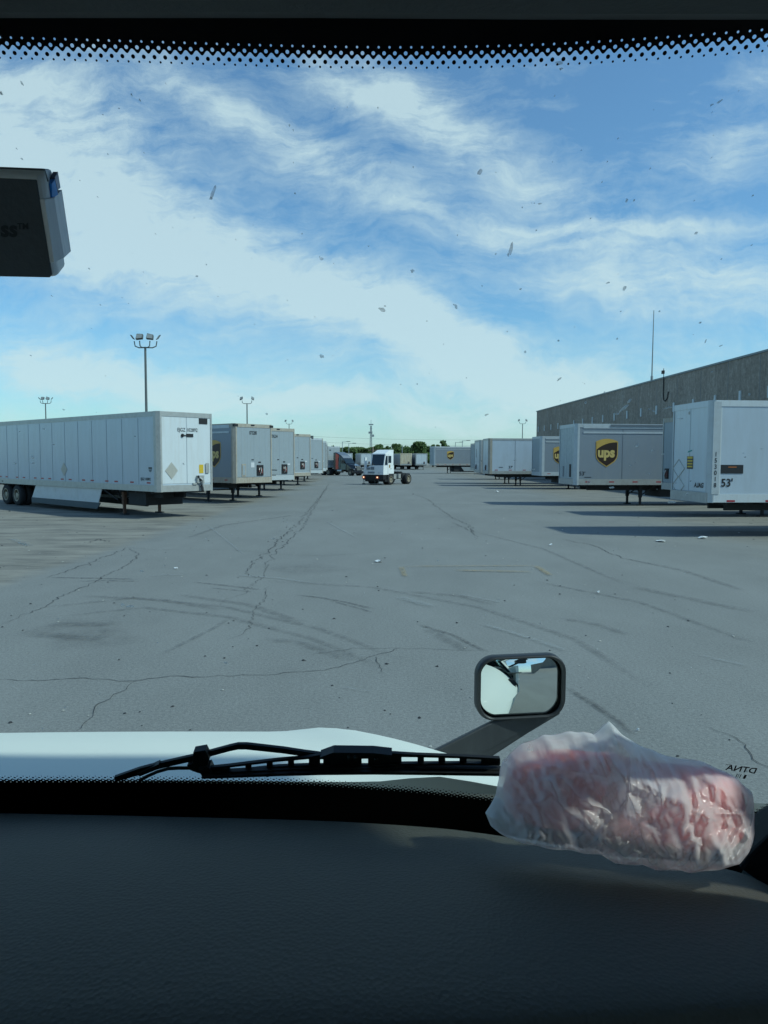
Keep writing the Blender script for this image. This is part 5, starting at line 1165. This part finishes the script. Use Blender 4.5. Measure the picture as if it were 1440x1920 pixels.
# seam round the case, label tape, blue tab
q = MB(); q.tube([atY(-330, 303, y0_ + .006), atY(84, 318.5, y0_ + .006), atY(90, 340, y0_ + .006)], .0006, 5); tpb(q, 'case_seam', 'boxdark')
q = MB(); A = [atY(75, 374, y0_ - .0008), atY(93, 371, y0_ + .012), atY(108, 356, y0_ + .042), atY(125, 471, y0_ + .043), atY(112, 483, y0_ + .014), atY(93, 492, y0_ - .0008)]
dv_ = Vector((.0035, 0, 0)); q.add([p_ + dv_ for p_ in A] + [p_ - dv_ * .4 for p_ in A], [(0, 1, 4, 5), (1, 2, 3, 4), (6, 7, 10, 11), (7, 8, 9, 10)] + [(i, (i + 1) % 6, 6 + (i + 1) % 6, 6 + i) for i in range(6)]); tpb(q, 'label_tape', 'tape')
q = MB(); A = [atY(85, 345, y0_ + .013), atY(91, 336, y0_ + .020), atY(97, 365, y0_ + .022), atY(86, 371, y0_ + .013)]; q.add([p_ + Vector((.005, 0, 0)) for p_ in A] + [p_ + Vector((.001, 0, 0)) for p_ in A], [(0, 1, 2, 3), (4, 5, 6, 7), (0, 1, 5, 4), (1, 2, 6, 5), (2, 3, 7, 6), (3, 0, 4, 7)]); tpb(q, 'blue_tab', 'blue')
q = MB(); A = [atY(91, 333, y0_ + .021), atY(97, 322, y0_ + .036), atY(102, 352, y0_ + .038), atY(96, 357, y0_ + .022)]; q.add([p_ + Vector((.005, 0, 0)) for p_ in A] + [p_ + Vector((.001, 0, 0)) for p_ in A], [(0, 1, 2, 3), (4, 5, 6, 7), (0, 1, 5, 4), (1, 2, 6, 5), (2, 3, 7, 6), (3, 0, 4, 7)]); tpb(q, 'navy_tab', 'navy')
c = atY(33, 443, y0_ - .0016); d_ = y0_ / F
vs, fs = text_polys('ss', 40 * d_, align='RIGHT', bold=.0006); q = MB(); q.add([c + Vector((a_ * 1.0, 0, b_)) for a_, b_ in vs], fs)
tpb(q, 'lettering', 'boxletter', face); q = MB(); vs, fs = text_polys('TM', 15 * d_, bold=.0002); q.add([c + Vector((a_, 0, b_ + 13 * d_)) for a_, b_ in vs], fs); tpb(q, 'lettering', 'boxletter', face)
q = MB(); A = glass(-120, 400, -.004); q.tube([atY(-120, 400, y0_ + .03), A], .012, 10); tpb(q, 'mount', 'boxdark')

# ================================================================== PLASTIC BAG WITH RED CONTENTS
OUT = [(380, 685), (395, 662), (418, 620), (428, 570), (430, 520), (440, 490), (470, 465), (520, 430), (600, 398), (680, 386), (750, 385), (785, 402), (825, 365), (845, 350), (890, 388), (960, 436), (1050, 470), (1110, 490), (1180, 498), (1260, 525), (1330, 560), (1378, 602), (1388, 680), (1385, 750), (1362, 820), (1330, 862), (1260, 880), (1190, 886), (1140, 893), (1050, 885), (1000, 880), (950, 856), (880, 862), (840, 858), (790, 825), (700, 812), (600, 797), (560, 792), (470, 775), (430, 758), (400, 730)]
OUT = [(x_ / 2 + 720, y_ / 2 + 1180) for x_, y_ in OUT]
def bagY(px, py):   # the bag leans away towards the glass as it rises and follows the dash to the right
    f_ = (1620 - py) / 260; return .835 + .085 * f_ + .03 * (1150 - px) / 250 * 0.6
m, n, out_n = newmat('thin single plastic film')
d = n.n.new('ShaderNodeBsdfTranslucent'); d.inputs[0].default_value = (.95, .96, .96, 1); t = n.n.new('ShaderNodeBsdfTransparent')
mx = n.n.new('ShaderNodeMixShader'); mx.inputs[0].default_value = .6; n.l.new(d.outputs[0], mx.inputs[1]); n.l.new(t.outputs[0], mx.inputs[2]); n.l.new(mx.outputs[0], out_n.inputs[0]); M['bagback'] = m
FOLDS = []
_fr = random.Random(12)
for _k in range(16):
    _a = _fr.uniform(0, math.pi); _f = 9 * 1.22 ** _k; FOLDS.append((math.cos(_a), math.sin(_a), _f, _fr.random(), .30 / _f, _fr.uniform(0, 40)))
CR = [[(855, 500), (850, 560), (800, 610), (745, 700), (700, 760)], [(860, 540), (890, 640), (930, 760), (990, 850)], [(590, 510), (640, 620), (690, 730), (720, 770)], [(1200, 545), (1140, 640), (1090, 720), (1060, 800)],
      [(950, 440), (985, 520), (960, 620), (980, 700)], [(1040, 480), (1062, 560), (1035, 660), (1050, 760)], [(440, 500), (500, 540), (560, 640), (600, 760)], [(1215, 540), (1240, 620), (1200, 720), (1130, 830)],
      [(1330, 590), (1290, 680), (1190, 780), (1120, 850)], [(460, 620), (540, 600), (590, 560)], [(845, 352), (880, 430), (870, 520)], [(785, 402), (820, 450), (850, 500)], [(1110, 500), (1105, 590), (1070, 680)], [(640, 500), (700, 560), (790, 600)],
      [(1378, 640), (1330, 720), (1240, 820)], [(500, 650), (520, 740)], [(560, 700), (540, 780)], [(880, 600), (950, 650), (1010, 760)], [(1150, 560), (1180, 620), (1290, 640)], [(480, 470), (620, 470), (760, 480), (850, 484)]]
CRS = []
for c_ in CR:
    for (a0, b0), (a1, b1) in zip(c_, c_[1:]): CRS.append((a0 / 2 + 720, b0 / 2 + 1180, (a1 - a0) / 2, (b1 - b0) / 2))
def creases(px, py):
    t = 0
    wx_ = 3.5 * noise.noise(Vector((px * .06, py * .06, 1))); wy_ = 3.5 * noise.noise(Vector((px * .06, py * .06, 8))); px += wx_; py += wy_
    for ax_, ay_, dx, dy in CRS:
        k_ = max(0, min(1, ((px - ax_) * dx + (py - ay_) * dy) / (dx * dx + dy * dy)))
        d_ = math.hypot(px - ax_ - dx * k_, py - ay_ - dy * k_)
        if d_ < 14: t = max(t, (1 - d_ / 14) ** 1.5)
    return t
def crumple(x_, z_, seed):
    """sharp straight creases in many directions, each only over part of the film"""
    t = 0
    for ca, sa, f_, ph, am, so in FOLDS:
        p_ = (x_ * ca + z_ * sa) * f_ + ph + .45 * noise.noise(Vector((x_ * 9, z_ * 9, so + seed)))
        tri = abs((p_ % 1) - .5) * 2
        g_ = noise.noise(Vector((x_ * f_ * .35 + so, z_ * f_ * .35, seed))) * 2.2 + .35
        t += am * (1 - tri) ** 1.4 * max(0, min(1, g_))
    return t
def lump(out, cen, D, amp, sc, seed, rings=80, seg=420, dy=0.0, back=.6, sharp=.5):
    per = []; tot = 0; n_ = len(out)
    for i in range(n_):
        a_, b_ = out[i], out[(i + 1) % n_]; l_ = math.hypot(b_[0] - a_[0], b_[1] - a_[1]); per.append((tot, l_)); tot += l_
    ring = []
    for s_ in range(seg):
        d_ = tot * s_ / seg
        for i in range(n_):
            if per[i][0] <= d_ < per[i][0] + per[i][1] or i == n_ - 1:
                f_ = (d_ - per[i][0]) / per[i][1]; a_, b_ = out[i], out[(i + 1) % n_]; ring.append((a_[0] + (b_[0] - a_[0]) * f_, a_[1] + (b_[1] - a_[1]) * f_)); break
    def pt(px, py, k, sg):
        Yb = bagY(px, py); prof = (1 - k ** 2.6) ** .6
        P = atY(px, py, Yb)
        v = Vector((P.x * sc, P.z * sc * .75, seed)); w1 = Vector((noise.noise(v * .5), noise.noise(v * .5 + Vector((5, 5, 5))), 0)) * 1.3
        c1 = crumple(P.x, P.z, seed + (0 if sg < 0 else 7))
        dep = D * prof * (1 if sg < 0 else back)
        d2 = ((c1 - .02) * amp + (.0085 * creases(px, py) if rings > 50 and sg < 0 else 0)) * (1 - k ** 8)
        return P + Vector((0, dy + sg * dep, 0)) + (EYE - P).normalized() * d2 + Vector((noise.noise(v * 1.7) * .003, 0, noise.noise(v * 1.9 + Vector((9, 0, 0))) * .003)) * (1 if k > .97 else .5)
    vs = []; fs = []
    for sg in (-1, 1):
        base = len(vs); vs.append(pt(cen[0], cen[1], 0, sg))
        for j in range(1, rings + 1):
            k = j / rings; k = 1 - (1 - k) ** 1.25
            for (px, py) in ring: vs.append(pt(cen[0] + (px - cen[0]) * k, cen[1] + (py - cen[1]) * k, k, sg))
        fs += [(base, base + 1 + i, base + 1 + (i + 1) % seg) for i in range(seg)]
        fs += [(base + 1 + (j - 1) * seg + i, base + 1 + j * seg + i, base + 1 + j * seg + (i + 1) % seg, base + 1 + (j - 1) * seg + (i + 1) % seg) for j in range(1, rings) for i in range(seg)]
    return vs, fs
cen = (1150, 1500)
vs, fs = lump(OUT, cen, .060, .95, 30, 2.3)
# keep the underside resting on the dash
bc = Vector((.27, .86, 1.87))
def rest(vs_):
    out2 = []
    for p_ in vs_:
        k_ = max(0, min(1, (1.04 - p_.y) / .45)); zm = 1.850 + .082 * math.sin(k_ * math.pi / 2) ** 1.1 + .002
        out2.append(Vector((p_.x, p_.y, max(p_.z, zm))))
    return out2
vs = rest(vs)
half_ = len(fs) // 2; bg_ = MB().add([p_ - bc for p_ in vs], fs); bg_.mi = [0] * half_ + [1] * half_
o = bg_.build('plastic_bag', ['bag', 'bagback'], None, True); o.location = bc
tag(o, 'crumpled translucent white plastic bag lying on the dashboard', 'bag')
def red(out, cen_, D, dy, lb, seed, mt='redcloth'):
    v_, f_ = lump([(x_ / 2 + 720, y_ / 2 + 1180) for x_, y_ in out], (cen_[0] / 2 + 720, cen_[1] / 2 + 1180), D, .15, 18, seed, 26, 120, dy)
    v_ = rest([p_ + Vector((0, 0, .004)) for p_ in v_]); o_ = MB().add([p_ - bc for p_ in v_], f_).build('package', mt, None, True); o_.location = bc; tag(o_, lb, 'package', 'packages inside the plastic bag')
red([(474, 488), (530, 478), (700, 472), (852, 486), (860, 530), (850, 620), (800, 740), (690, 780), (600, 765), (500, 740), (450, 620)], (620, 580), .026, .006, 'red package showing through the left end of the bag', 4.4)
red([(1180, 560), (1210, 535), (1300, 566), (1352, 622), (1362, 700), (1355, 790), (1300, 840), (1150, 850), (1000, 820), (960, 700), (1060, 580)], (1230, 710), .030, .006, 'red package showing through the right end of the bag', 8.1)

red([(450, 620), (500, 490), (850, 492), (960, 520), (1150, 540), (1300, 575), (1350, 640), (1358, 780), (1300, 845), (1150, 865), (1000, 850), (850, 830), (700, 785), (560, 770), (460, 720)], (900, 690), .020, .016, 'pale pink package filling the middle of the bag', 6.7, 'pinkcloth')
